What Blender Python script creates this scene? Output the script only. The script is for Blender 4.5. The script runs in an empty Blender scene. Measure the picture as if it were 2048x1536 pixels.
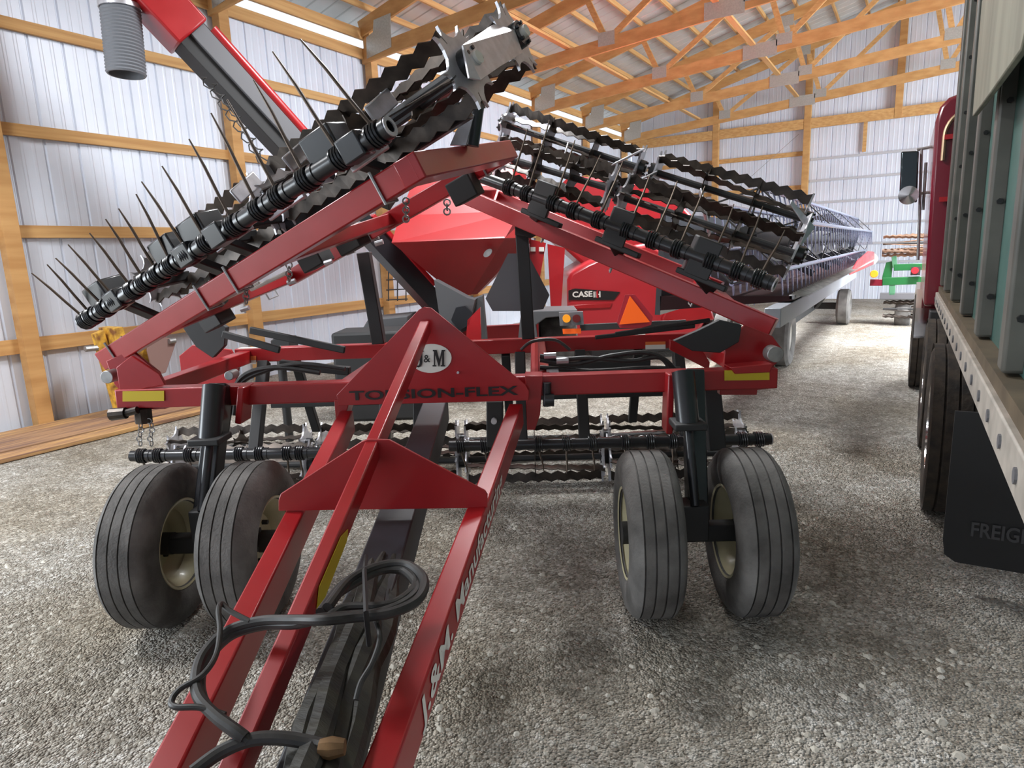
import bpy, math, random
from mathutils import Vector, Matrix
random.seed(7)
C = bpy.context.scene.collection
V = Vector
PI = math.pi
# ---------------------------------------------------------------- camera (solved from the building's lines)
FPX, PIT, ROL, YAW, H = 1311.15, .19648, -.03914, -.55029, 1.6
cy, sy = math.cos(YAW), math.sin(YAW)
FW = V((sy*math.cos(PIT), cy*math.cos(PIT), -math.sin(PIT)))
r0 = V((cy, -sy, 0)); u0 = r0.cross(FW)
RT = r0*math.cos(ROL)+u0*math.sin(ROL); UP = u0*math.cos(ROL)-r0*math.sin(ROL)
EYE = V((0, 0, H))
TH = math.radians(29.4)
AX = V((math.cos(TH), math.sin(TH), 0)); BX = V((-math.sin(TH), math.cos(TH), 0)); Z = V((0, 0, 1))
def ray(x, y): return FW+RT*((x-1024)/FPX)-UP*((y-768)/FPX)
def at(x, y, b):            # point seen at a photo pixel, b metres out across the harrow's own front plane
    d = ray(x, y); return EYE+d*(b/d.dot(BX))
def gx(x, y, X): d = ray(x, y); return EYE+d*(X/d.x)
def gy(x, y, Y): d = ray(x, y); return EYE+d*(Y/d.y)
def gz(x, y, z): d = ray(x, y); return EYE+d*((z-H)/d.z)
def M(a, b, z): return AX*a+BX*b+V((0, 0, z))
def lerp(p, q, t): return p+(q-p)*t
cd = bpy.data.cameras.new('camera'); cam = bpy.data.objects.new('camera', cd); C.objects.link(cam)
cd.sensor_width = 36; cd.lens = FPX*36/2048; cd.clip_start = .02; cd.clip_end = 200
m = Matrix((RT, UP, -FW)).transposed().to_4x4(); m.translation = EYE; cam.matrix_world = m
bpy.context.scene.camera = cam

# ---------------------------------------------------------------- materials
def mat(name, col, rough=.5, metal=0, spec=.5, coat=0, noise=0, nscale=8, col2=None, bump=0, bscale=60, emis=None, estr=0, stretch=None, rvar=0):
    m = bpy.data.materials.new(name); m.use_nodes = True
    nt = m.node_tree; b = nt.nodes['Principled BSDF']
    b.inputs['Base Color'].default_value = (*col, 1); b.inputs['Roughness'].default_value = rough
    b.inputs['Metallic'].default_value = metal; b.inputs['Specular IOR Level'].default_value = spec
    b.inputs['Coat Weight'].default_value = coat; b.inputs['Coat Roughness'].default_value = .12
    tc = nt.nodes.new('ShaderNodeTexCoord'); mp = nt.nodes.new('ShaderNodeMapping')
    nt.links.new(tc.outputs['Object'], mp.inputs[0])
    if stretch: mp.inputs['Scale'].default_value = stretch
    if noise:
        n = nt.nodes.new('ShaderNodeTexNoise'); n.inputs['Scale'].default_value = nscale; n.inputs['Detail'].default_value = 5
        nt.links.new(mp.outputs[0], n.inputs['Vector'])
        r = nt.nodes.new('ShaderNodeValToRGB'); nt.links.new(n.outputs['Fac'], r.inputs[0])
        c2 = col2 or tuple(c*(1-noise) for c in col)
        r.color_ramp.elements[0].position = .35; r.color_ramp.elements[1].position = .65
        r.color_ramp.elements[0].color = (*c2, 1); r.color_ramp.elements[1].color = (*col, 1)
        nt.links.new(r.outputs[0], b.inputs['Base Color'])
        if rvar:
            mr = nt.nodes.new('ShaderNodeMapRange'); nt.links.new(n.outputs['Fac'], mr.inputs[0])
            mr.inputs[3].default_value = max(0, rough-rvar); mr.inputs[4].default_value = min(1, rough+rvar)
            nt.links.new(mr.outputs[0], b.inputs['Roughness'])
    if bump:
        n = nt.nodes.new('ShaderNodeTexNoise'); n.inputs['Scale'].default_value = bscale; n.inputs['Detail'].default_value = 4
        nt.links.new(mp.outputs[0], n.inputs['Vector'])
        bp = nt.nodes.new('ShaderNodeBump'); bp.inputs['Strength'].default_value = bump; bp.inputs['Distance'].default_value = .01
        nt.links.new(n.outputs['Fac'], bp.inputs['Height']); nt.links.new(bp.outputs[0], b.inputs['Normal'])
    if emis:
        b.inputs['Emission Color'].default_value = (*emis, 1); b.inputs['Emission Strength'].default_value = estr
    return m
RED = mat('red_paint', (.37, .009, .013), .36, coat=.25, noise=.12, nscale=5, rvar=.08)
REDD = mat('red_cart_paint', (.33, .013, .016), .45, coat=.1, noise=.15, nscale=2)
REDC = mat('red_combine_paint', (.44, .022, .03), .35, coat=.3)
MAR = mat('maroon_paint', (.16, .008, .02), .25, coat=.6)
BLK = mat('black_paint', (.013, .014, .017), .33, coat=.25)
BLKM = mat('black_matt', (.02, .02, .021), .6)
BLADE = mat('dark_steel', (.07, .055, .045), .38, metal=.6, noise=.5, nscale=12, col2=(.03, .024, .02))
STEEL = mat('bright_steel', (.6, .6, .64), .38, metal=.55, noise=.2, nscale=20)
STL2 = mat('dull_steel', (.4, .4, .4), .45, metal=.8, noise=.3, nscale=15)
TINE = mat('tine_steel', (.12, .09, .07), .4, metal=.7)
TYRE = mat('tyre_rubber', (.07, .066, .062), .8, noise=1, nscale=7, col2=(.16, .153, .145), bump=.25, bscale=90)
TYRET = mat('muddy_tyre', (.06, .045, .033), .85, noise=1, nscale=12, col2=(.022, .019, .017), bump=.4, bscale=50)
TYREL = mat('dusty_tyre', (.22, .21, .2), .85, noise=.4, nscale=6)
CREAM = mat('cream_paint', (.62, .57, .36), .4, noise=.25, nscale=6, coat=.2)
YEL = mat('yellow_reflector', (.62, .46, .02), .4)
WHITE = mat('white_sticker', (.75, .73, .68), .5)
ORNG = mat('orange_sticker', (.75, .2, .05), .5)
SMV = mat('smv_orange', (.95, .13, .01), .5)
SMVR = mat('smv_dark_red', (.3, .02, .03), .4)
INK = mat('black_ink', (.01, .008, .008), .45)
GREYP = mat('grey_sheet', (.12, .12, .13), .5)
HOSE = mat('hose_rubber', (.035, .034, .033), .5, noise=.4, nscale=30)
GREEN = mat('green_paint', (.012, .11, .03), .35, coat=.3)
LGREEN = mat('light_green_paint', (.07, .2, .11), .4)
WOOD = mat('pine_timber', (.6, .34, .13), .7, noise=.4, nscale=3, col2=(.47, .24, .08), stretch=(1, .25, 3), bump=.1)
WOODX = mat('pine_timber_girt', (.64, .38, .15), .7, noise=.4, nscale=3, col2=(.51, .27, .095), stretch=(3, .3, 8), bump=.1)
BOARD = mat('stained_board', (.42, .24, .12), .75, noise=.5, nscale=3.2, col2=(.17, .095, .07), stretch=(11, .6, 11), bump=.1)
BOARDY = mat('yellow_edge_board', (.55, .32, .12), .7, noise=.6, nscale=5, col2=(.23, .12, .075), stretch=(8, .5, 9))
PLATE = mat('galvanised_gusset', (.5, .5, .47), .45, metal=.5, noise=.15, nscale=40)
SID = mat('siding_metal', (.74, .79, .89), .45, metal=.2, noise=.1, nscale=1.2, bump=.1, bscale=2.2)
DRAIL = mat('door_rail_steel', (.5, .5, .53), .5)
ROOF = mat('roof_metal', (.6, .6, .58), .45, metal=.3, noise=.12, nscale=1.5)
LENSA = mat('amber_lens', (.8, .3, .02), .3, emis=(1, .35, .02), estr=.15)
LENSD = mat('dark_lens', (.12, .02, .02), .2)
LENSR = mat('red_lens', (.8, .01, .01), .3, emis=(1, .01, .02), estr=2.5)
TEAL = mat('teal_panel', (.065, .14, .12), .45, noise=.3, nscale=3)
RIBG = mat('grey_rib_paint', (.115, .11, .095), .5, noise=.3, nscale=5)
TANP = mat('weathered_plywood', (.26, .25, .19), .7, noise=.3, nscale=2, stretch=(3, 3, .6))
RAIL = mat('white_rail', (.42, .38, .33), .5, noise=.3, nscale=9)
SILL = mat('wooden_sill', (.12, .088, .052), .7, noise=.4, nscale=5)
MIRR = mat('mirror_housing', (.03, .04, .045), .15, metal=.6)
CHROME = mat('chrome', (.7, .66, .64), .12, metal=1)
GOLD = mat('gold_trim', (.55, .4, .25), .3, metal=.7)
YRUST = mat('rusty_yellow', (.78, .45, .05), .6, noise=1, nscale=11, col2=(.2, .075, .02))
MUD = mat('dried_mud', (.12, .08, .05), .9, noise=.5, nscale=20, bump=.5)
BFEND = mat('dark_grey_fender', (.075, .075, .08), .55)
SEED = mat('header_steel', (.42, .46, .62), .25, metal=.85)
BLUG = mat('header_grey_beam', (.42, .45, .5), .45, metal=.3)
TARP = mat('dark_gap', (.01, .014, .012), .8)
SLEEVE = mat('dirty_sleeve', (.035, .033, .022), .6, noise=.8, nscale=7, col2=(.014, .013, .011), stretch=(1, 4, 1), bump=.4, bscale=14)
BEAMB = mat('scuffed_black_beam', (.026, .029, .038), .5, noise=.9, nscale=4, col2=(.012, .012, .014))

# gravel floor
def gravel():
    m = bpy.data.materials.new('gravel'); m.use_nodes = True; nt = m.node_tree; b = nt.nodes['Principled BSDF']
    L = nt.links.new; N = nt.nodes.new
    tc = N('ShaderNodeTexCoord')
    v1 = N('ShaderNodeTexVoronoi'); v1.inputs['Scale'].default_value = 46
    v2 = N('ShaderNodeTexVoronoi'); v2.inputs['Scale'].default_value = 105
    n1 = N('ShaderNodeTexNoise'); n1.inputs['Scale'].default_value = .8; n1.inputs['Detail'].default_value = 6
    n2 = N('ShaderNodeTexNoise'); n2.inputs['Scale'].default_value = 7; n2.inputs['Detail'].default_value = 6
    for n in (v1, v2, n1, n2): L(tc.outputs['Object'], n.inputs['Vector'])
    r = N('ShaderNodeValToRGB'); L(v1.outputs['Color'], r.inputs[0])
    e = r.color_ramp.elements; e[0].position = .2; e[0].color = (.38, .35, .3, 1); e[1].position = .9; e[1].color = (.95, .93, .88, 1)
    k = e.new(.5); k.color = (.6, .575, .52, 1)
    sp = N('ShaderNodeSeparateColor'); L(v1.outputs['Color'], sp.inputs[0])
    lim = N('ShaderNodeMath'); lim.operation = 'MULTIPLY'; L(sp.outputs[2], lim.inputs[0]); lim.inputs[1].default_value = 1.0
    gt = N('ShaderNodeMapRange'); L(v1.outputs['Distance'], gt.inputs[0]); L(lim.outputs[0], gt.inputs[2]); gt.inputs[1].default_value = 0; gt.inputs[3].default_value = 1; gt.inputs[4].default_value = 0
    sh = N('ShaderNodeMath'); sh.operation = 'MULTIPLY'; sh.use_clamp = True; L(gt.outputs[0], sh.inputs[0]); sh.inputs[1].default_value = 2.2
    du = N('ShaderNodeValToRGB'); L(v2.outputs['Color'], du.inputs[0]); e = du.color_ramp.elements
    e[0].position = .1; e[0].color = (.24, .21, .165, 1); e[1].position = .9; e[1].color = (.8, .76, .69, 1)
    mx0 = N('ShaderNodeMix'); mx0.data_type = 'RGBA'; L(sh.outputs[0], mx0.inputs[0]); L(du.outputs[0], mx0.inputs[6]); L(r.outputs[0], mx0.inputs[7])
    r2 = N('ShaderNodeValToRGB'); L(n1.outputs['Fac'], r2.inputs[0]); e = r2.color_ramp.elements
    e[0].position = .36; e[0].color = (.74, .69, .61, 1); e[1].position = .6; e[1].color = (1, 1, 1, 1)
    mx = N('ShaderNodeMix'); mx.data_type = 'RGBA'; mx.blend_type = 'MULTIPLY'; mx.inputs[0].default_value = 1
    L(mx0.outputs[2], mx.inputs[6]); L(r2.outputs[0], mx.inputs[7])
    r3 = N('ShaderNodeValToRGB'); L(n2.outputs['Fac'], r3.inputs[0]); e = r3.color_ramp.elements
    e[0].position = .38; e[0].color = (.5, .47, .42, 1); e[1].position = .56; e[1].color = (1, 1, 1, 1)
    mx2 = N('ShaderNodeMix'); mx2.data_type = 'RGBA'; mx2.blend_type = 'MULTIPLY'; mx2.inputs[0].default_value = .5
    L(mx.outputs[2], mx2.inputs[6]); L(r3.outputs[0], mx2.inputs[7]); L(mx2.outputs[2], b.inputs['Base Color'])
    b.inputs['Roughness'].default_value = .85
    a = N('ShaderNodeMath'); a.operation = 'ADD'; L(v1.outputs['Distance'], a.inputs[0]); L(v2.outputs['Distance'], a.inputs[1])
    bp = N('ShaderNodeBump'); bp.invert = True; bp.inputs['Strength'].default_value = 1; bp.inputs['Distance'].default_value = .022
    L(a.outputs[0], bp.inputs['Height']); L(bp.outputs[0], b.inputs['Normal'])
    return m
GRAV = gravel()
STONE = mat('pebble_stone', (.6, .57, .5), .85, noise=.6, nscale=3, col2=(.28, .25, .2))

# ---------------------------------------------------------------- mesh builder
class MB:
    def __init__(s): s.v = []; s.f = []
    def add(s, vs, fs):
        k = len(s.v); s.v += [V(p) for p in vs]; s.f += [tuple(i+k for i in f) for f in fs]; return s
    def hexa(s, p):   # 8 points: bottom ring 0-3, top ring 4-7
        return s.add(p, [(3, 2, 1, 0), (4, 5, 6, 7), (0, 1, 5, 4), (1, 2, 6, 5), (2, 3, 7, 6), (3, 0, 4, 7)])
    def box(s, c, x, y, z, ax=V((1, 0, 0)), ay=V((0, 1, 0)), az=V((0, 0, 1))):
        c = V(c); X = ax*(x/2); Y = ay*(y/2); W = az*(z/2)
        return s.hexa([c-X-Y-W, c+X-Y-W, c+X+Y-W, c-X+Y-W, c-X-Y+W, c+X-Y+W, c+X+Y+W, c-X+Y+W])
    def beam(s, p, q, w, h, up=Z):  # w across, h along up
        p = V(p); q = V(q); d = (q-p).normalized(); sd = d.cross(up).normalized(); u = sd.cross(d).normalized()
        X = sd*(w/2); U = u*(h/2)
        return s.hexa([p-X-U, p+X-U, q+X-U, q-X-U, p-X+U, p+X+U, q+X+U, q-X+U])
    def prism(s, pts, th):
        n = len(pts); th = V(th)
        return s.add([V(p) for p in pts]+[V(p)+th for p in pts],
                     [tuple(range(n)), tuple(range(2*n-1, n-1, -1))]+[(i, i+n, (i+1) % n+n, (i+1) % n) for i in range(n)])
    def tube(s, pts, r, n=10, cap=True):
        pts = [V(p) for p in pts]; R = r if isinstance(r, (list, tuple)) else [r]*len(pts); k = len(s.v)
        ref = None
        for i, p in enumerate(pts):
            d = (pts[min(i+1, len(pts)-1)]-pts[max(i-1, 0)]).normalized()
            if ref is None: ref = d.orthogonal().normalized()
            ref = (ref-d*ref.dot(d)).normalized(); o = d.cross(ref)
            for j in range(n):
                a = 2*PI*j/n; s.v.append(p+(ref*math.cos(a)+o*math.sin(a))*R[i])
        for i in range(len(pts)-1):
            for j in range(n):
                s.f.append((k+i*n+j, k+i*n+(j+1) % n, k+(i+1)*n+(j+1) % n, k+(i+1)*n+j))
        if cap: s.f.append(tuple(k+j for j in range(n-1, -1, -1))); s.f.append(tuple(k+(len(pts)-1)*n+j for j in range(n)))
        return s
    def lathe(s, prof, c, ax, n=40, closed=False):   # prof: (along, radius)
        ax = V(ax).normalized(); e = ax.orthogonal().normalized(); o = ax.cross(e); k = len(s.v); c = V(c); m = len(prof)
        for j in range(n):
            a = 2*PI*j/n; d = e*math.cos(a)+o*math.sin(a)
            for (t, r) in prof: s.v.append(c+ax*t+d*r)
        for j in range(n):
            for i in range(m if closed else m-1):
                i2 = (i+1) % m; s.f.append((k+j*m+i, k+j*m+i2, k+((j+1) % n)*m+i2, k+((j+1) % n)*m+i))
        return s
    def cyl(s, c, ax, r, l, n=20): return s.lathe([(-l/2, 0.0001), (-l/2, r), (l/2, r), (l/2, .0001)], c, ax, n)
    def helix(s, c, ax, R, r, turns, ln, seg=12, n=5):
        ax = V(ax).normalized(); e = ax.orthogonal().normalized(); o = ax.cross(e); c = V(c); N = int(turns*seg)
        return s.tube([c+ax*(ln*(i/N-.5))+(e*math.cos(2*PI*i/seg)+o*math.sin(2*PI*i/seg))*R for i in range(N+1)], r, n)
    def build(s, name, material, parent=None, smooth=True, bev=0, loc=None):
        me = bpy.data.meshes.new(name); L0 = V((0, 0, 0))
        p = parent
        while p is not None and p.parent is not None: p = p.parent
        if p is not None: L0 = p['_o'] if '_o' in p else p.location; L0 = V(L0)
        elif loc is not None: L0 = V(loc)
        me.from_pydata([tuple(v-L0) for v in s.v], [], s.f); me.update()
        o = bpy.data.objects.new(name, me); C.objects.link(o); me.materials.append(material)
        if parent is not None: o.parent = parent
        elif loc is not None: o.location = L0
        if bev:
            b = o.modifiers.new('edge', 'BEVEL'); b.width = bev; b.segments = 2; b.limit_method = 'ANGLE'; b.angle_limit = .6
        if smooth:
            me.polygons.foreach_set('use_smooth', [True]*len(me.polygons)); me.set_sharp_from_angle(angle=.6)
        return o
def thing(name, label, cat, loc, group=None):
    o = bpy.data.objects.new(name, None); C.objects.link(o); o.location = loc; o.empty_display_size = .1
    return tag(o, label, cat, group)
def tag(o, label=None, cat=None, group=None, kind=None):
    if label: o['label'] = label
    if cat: o['category'] = cat
    if group: o['group'] = group
    if kind: o['kind'] = kind
    return o
def text(name, body, org, xd, yd, width, height, material, parent, bold=.0, th=.002):
    cu = bpy.data.curves.new(name, 'FONT'); cu.body = body; cu.size = 1; cu.offset = bold; cu.extrude = .0; cu.resolution_u = 3
    o = bpy.data.objects.new(name+'_src', cu); C.objects.link(o); bpy.context.view_layer.update()
    dg = bpy.context.evaluated_depsgraph_get(); me = bpy.data.meshes.new_from_object(o.evaluated_get(dg)); bpy.data.objects.remove(o)
    xs = [v.co.x for v in me.vertices]; ys = [v.co.y for v in me.vertices]
    x0, x1, y0, y1 = min(xs), max(xs), min(ys), max(ys); xd = V(xd).normalized(); yd = V(yd).normalized(); nn = xd.cross(yd)
    mb = MB(); mb.add([V(org)+xd*((v.co.x-x0)/(x1-x0)*width)+yd*((v.co.y-y0)/(y1-y0)*height)+nn*th for v in me.vertices], [tuple(p.vertices) for p in me.polygons])
    bpy.data.meshes.remove(me)
    return mb.build(name, material, parent, smooth=False)

# ================================================================= BUILDING
XL, XR, YB, YF, PK = -7.84, 10.84, 20.5, -6.5, 1.5
def roofz(x, off=0): return 5.44+.255*((x-XL) if x < PK else (XR-x))+off
def ribbed(axis0, length, profile_period, bot, top, base, outn, along, name, m):
    """vertical ribbed sheet: runs from base along `along`, ribs standing out along outn"""
    mb = MB(); pts = []
    t = 0
    P = profile_period
    while t < length:
        pts += [(t, 0), (t+.012, -.018), (t+.022, -.018), (t+.034, 0)]
        for q in (.33, .66): pts += [(t+P*q, 0), (t+P*q+.01, .0025), (t+P*q+.03, .0025), (t+P*q+.04, 0)]
        t += P
    pts = [p for p in pts if p[0] <= length]
    k = len(pts)
    vs = [base+along*a+outn*b+Z*(bot(a) if callable(bot) else bot) for a, b in pts]+[base+along*a+outn*b+Z*(top(a) if callable(top) else top) for a, b in pts]
    mb.add(vs, [(i, i+1, k+i+1, k+i) for i in range(k-1)])
    o = mb.build(name, m, smooth=False); o['kind'] = 'structure'; return o
X1 = V((1, 0, 0)); Y1 = V((0, 1, 0))
ribbed(0, YB+.35, .334, 0, 4.93, V((XL-.03, -.35, 0)), X1, Y1, 'wall_left', SID)
ribbed(0, XR-XL, .334, 0, lambda a: roofz(XL+a)-.04, V((XL, YB+.03, 0)), -Y1, X1, 'wall_back', SID)
# right wall: tall sliding door standing open between Y 5 and Y 17
w = MB()
for (a, b, z0, z1) in ((YF, 7, 0, 5.4), (7, 15, 4.8, 5.4), (15, YB, 0, 5.4)): w.box((XR+.03, (a+b)/2, (z0+z1)/2), .05, b-a, z1-z0)
o = w.build('wall_right', SID, smooth=False); o['kind'] = 'structure'
# unseen wall behind the camera, kept solid to cut the front light
w = MB()
w.box(((XL+XR)/2, YF, 2.7), XR-XL, .05, 5.4)
w.box((XL-.05, (YF-.35)/2, 4.2), .05, -.35-YF, 2.4); w.box((XL-.05, YF+.3, 1.5), .05, .6, 3.0)
w.prism([(XL, YF, 5.4), (XR, YF, 5.4), (PK, YF, roofz(PK))], (0, .05, 0))
o = w.build('wall_front', SID, smooth=False); o['kind'] = 'structure'
# floor
f = MB(); f.box((1.5, 7, -.1), 30, 38, .2); o = f.build('floor', GRAV, smooth=False); o['kind'] = 'structure'
# roof sheets (one ceiling)
f = MB(); y = YF-.3
ys = []
while y < YB+.4: ys += [(y, 0), (y+.012, .02), (y+.03, .02), (y+.042, 0)]; y += .305
k = len(ys)
for xa, xb in ((XL-.5, PK), (PK, XR+.5)):
    za = roofz(XL, -.255*.5) if xa < PK else roofz(PK); zb = roofz(PK) if xa < PK else roofz(XR, -.255*.5)
    f.add([V((xa, yy, za+.09+d)) for yy, d in ys]+[V((xb, yy, zb+.09+d)) for yy, d in ys], [(i, i+1, k+i+1, k+i) for i in range(k-1)])
o = f.build('ceiling', ROOF, smooth=False); o['kind'] = 'structure'
KY = [(2.02+1.72*k)*1.6 for k in range(-4, 7)]
# wall posts
for i, y in enumerate(KY):
    if -5 < y < -.6: continue
    z1 = 5.3
    mb = MB(); mb.box((XL+.02+.07, y-.075, z1/2), .14, .15, z1); o = mb.build('wall_post', WOOD, bev=.004)
    n = i-4
    lab = {0: 'square pine post on the left wall with boards laid at its foot', 1: 'square pine post on the left wall behind the red auger and long tines',
           2: 'square pine post on the left wall beside the near truss heel plate', 3: 'square pine post on the left wall hidden mostly by the harrow baskets'}.get(n, None)
    if lab is None: lab = 'square pine post on the left wall, %s' % ('%d bays short of the far end wall' % (6-n) if 3 < n < 6 else 'last before the far end wall' if n == 6 else 'out of the picture, %d bays behind the camera' % (-n))
    tag(o, lab, 'post', 'pine posts along the left wall')
# girts
for zc, h, lab in ((.857, .15, 'lowest pine girt nailed along the left wall'), (2.01, .125, 'second pine girt up the left wall, behind the tines'), (3.01, .12, 'third pine girt up the left wall'), (4.02, .115, 'fourth pine girt up the left wall, behind the grey auger hose'), (4.83, .16, 'pine plate at the top of the left wall, under the bright eave strip')):
    mb = MB(); y_0 = YF+.1 if zc > 3.2 else -.3; mb.box((XL-.005+.02, (y_0+YB)/2, zc), .04, YB-y_0, h); o = mb.build('wall_girt', WOODX, bev=.003); tag(o, lab, 'girt', 'pine girts of the left wall')
mb = MB(); mb.box((XL+.0, YB/2, 5.13), .05, YB, .16); tag(mb.build('eave_girt', WOODX, bev=.003), 'pine eave board running along above the bright strip of the left wall', 'girt')
# end wall framing
EW = [(-5.2, 'square pine post on the far end wall, left of the tall central one'), (-2.75, 'tall bright pine post on the far end wall beside the steel door'), (-.62, 'square pine post above the far door, near the truck')]
for i, (x, lab) in enumerate(EW):
    z0 = 0 if i < 2 else 4.62
    mb = MB(); z1 = roofz(x)-.1; mb.box((x, YB-.12, (z0+z1)/2), .17, .15, z1-z0); tag(mb.build('end_wall_post', WOOD, bev=.004), lab, 'post', 'pine posts of the far end wall')
for j, z in enumerate((.9, 2.0, 3.1, 4.0)):
    mb = MB(); mb.box(((XL-2.85)/2, YB-.02, z), -2.85-XL, .04, .12)
    tag(mb.build('end_wall_girt', WOODX), ['lowest pine girt', 'second pine girt', 'third pine girt', 'topmost pine girt'][j]+' on the far end wall, left of the tall post', 'girt', 'pine girts of the far end wall')
for j, z in enumerate((1.0, 1.5, 2.02, 2.65, 3.24, 3.81)):
    mb = MB(); mb.box(((XR-2.65)/2, YB-.01, z), XR+2.65, .03, .06)
    tag(mb.build('door_rail', DRAIL), ['lowest', 'second', 'third', 'fourth', 'fifth', 'topmost'][j]+' pale steel rail across the sliding door in the far end wall', 'rail', 'rails of the far sliding door')
mb = MB(); mb.box((PK, YB-.16, 4.74), XR-XL-.2, .05, .26); tag(mb.build('end_header', WOODX), 'long pine header beam across the far end wall above the door', 'beam')
mb = MB(); mb.box((-1.35, YB-.05, 4.25), .09, .04, .75); tag(mb.build('short_stud', WOODX), 'short pine stud hanging below the header on the far end wall', 'stud')
mb = MB(); mb.beam(gy(1598, 268, YB-.2), gy(1500, 355, YB-.2), .01, .01); tag(mb.build('cable_brace', STL2), 'thin diagonal cable brace on the far end wall', 'cable')

# trusses
def chord_z(x): xx = x if x < PK else 2*PK-x; return 4.79+.083*(xx-XL)
def top_z(x): xx = x if x < PK else 2*PK-x; return 5.22+.255*(xx-XL)
for i, y in enumerate(KY[4:]):
    Yt = y-.17
    t = thing('roof_truss', ['pine roof truss nearest overhead, over the auger spout', 'pine roof truss landing on the post behind the auger', 'pine roof truss whose steel heel plate shows left of the star wheel', 'pine roof truss landing behind the right wing baskets, fourth from the far wall',
        'pine roof truss third from the far end wall', 'pine roof truss second from the far end wall', 'pine roof truss standing right at the far end wall'][i], 'truss', (PK, Yt, 5), 'pine roof trusses')
    for s in (0, 1):
        X = (lambda x: x) if s == 0 else (lambda x: 2*PK-x)
        mb = MB(); mb.beam((X(XL), Yt, top_z(XL)-.02), (PK, Yt, top_z(PK)-.02), .045, .235); mb.build('top_chord', WOOD, t)
        mb = MB(); mb.beam((X(XL), Yt, chord_z(XL)), (PK, Yt, chord_z(PK)), .045, .22); mb.build('bottom_chord', WOOD, t)
        for (xa, xb) in ((-4.77, -5.12), (-4.77, -2.9), (-2.37, -2.72), (-2.37, -.5), (.35, 0.), (.35, 1.45)):
            mb = MB(); mb.beam((X(xa), Yt, chord_z(xa)+.05), (X(xb), Yt, top_z(xb)-.1), .042, .1 if i else .1, up=X1); mb.build('web', WOODX, t)
        mb = MB()
        # heel plate polygon
        hx = [(-7.72, 4.74), (-7.2, 4.82), (-7.17, 5.3), (-7.52, 5.27), (-7.55, 5.1), (-7.7, 5.05)]
        mb.prism([V((X(a), Yt-.03, b)) for a, b in hx], (0, .006, 0)); mb.build('heel_plate', PLATE, t, smooth=False)
        for (xx, w_, h_, zo) in ((-4.77, .3, .22, .09), (-2.8, .62, .26, .0), (-2.37, .28, .2, .09), (.35, .3, .22, .1)):
            mb = MB(); mb.box((X(xx), Yt-.027, chord_z(xx)+zo), w_, .006, h_); mb.build('gusset_plate', PLATE, t, smooth=False)
        for xx in (-2.8, -.45):
            mb = MB(); mb.box((X(xx), Yt-.027, top_z(xx)-.08), .3, .006, .22); mb.build('gusset_plate', PLATE, t, smooth=False)
# purlins
NP = 15
for s in (0, 1):
    for j in range(NP):
        x = XL+.15+j*.63; xx = x if s == 0 else 2*PK-x
        mb = MB(); mb.beam((xx, YF+.1, roofz(x)+.02), (xx, YB, roofz(x)+.02), .04, .09)
        tag(mb.build('roof_purlin', WOODX), 'pine purlin under the roof sheet, %s up from the %s eave' % ('first second third fourth fifth sixth seventh eighth ninth tenth eleventh twelfth thirteenth fourteenth fifteenth'.split()[j], 'left' if s == 0 else 'far right'), 'purlin', 'pine roof purlins')
for x, zz, lab in ((-5.5, chord_z(-5.5)+.135, 'long pine brace lying on the truss bottom chords, nearer the left wall'), (-2.93, chord_z(-2.93)+.135, 'long pine brace crossing the big truss splice plates')):
    mb = MB(); mb.beam((x, YF+1, zz), (x, YB-.3, zz), .1, .04); tag(mb.build('truss_brace', WOODX), lab, 'brace', 'braces under the trusses')

# ================================================================= HARROW
har = thing('rolling_harrow', 'large red folding harrow with black tine bars and wavy basket rollers, in the middle', 'harrow', M(-.45, 3, 0))
def hb(name, p, q, w, h, m=RED, up=Z, bev=.006, parent=har):
    mb = MB(); mb.beam(p, q, w, h, up); return mb.build(name, m, parent, bev=bev)
FB, RB = 3.06, 4.42
# main frame
hb('frame_beam', M(-2.02, FB, .985), M(1.12, FB, .985), .09, .095)
hb('frame_beam', M(-2.05, RB, .985), M(1.12, RB, .985), .09, .095)
for a in (-1.98, -.93, .03, 1.08): hb('cross_beam', M(a, FB, .975), M(a, RB, .975), .08, .085)
for x, y, b in ((365, 735, 4.35), ):
    pass
for (x0, y0, x1, y1) in ((245, 783, 328, 803), (1449, 741, 1539, 761)):
    mb = MB(); bb = FB-.052; mb.prism([at(x0, y0, bb), at(x1, y0-1, bb), at(x1, y1-1, bb), at(x0, y1, bb)], BX*.004)
    tag(mb.build('reflector', YEL, har, smooth=False), 'yellow reflector strip')
# labels on rear beam ends
for (x0, y0, x1, y1, m) in ((474, 713, 512, 721, ORNG), (474, 721, 512, 729, WHITE), (1291, 684, 1331, 690, ORNG), (1291, 690, 1331, 699, WHITE)):
    mb = MB(); bb = RB-.05; mb.prism([at(x0, y0, bb), at(x1, y0-1, bb), at(x1, y1-1, bb), at(x0, y1, bb)], BX*.004); mb.build('sticker', m, har, smooth=False)
for (xa, xb, y) in ((480, 560, 706), (1212, 1240, 682), (1270, 1290, 680)):
    p = at(xa, y, RB-.01); q = at(xb, y-1, RB-.01); p.z = q.z = 1.034; mb = MB(); mb.beam(p, q, .06, .002); mb.build('sticker', WHITE, har, smooth=False)
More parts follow.
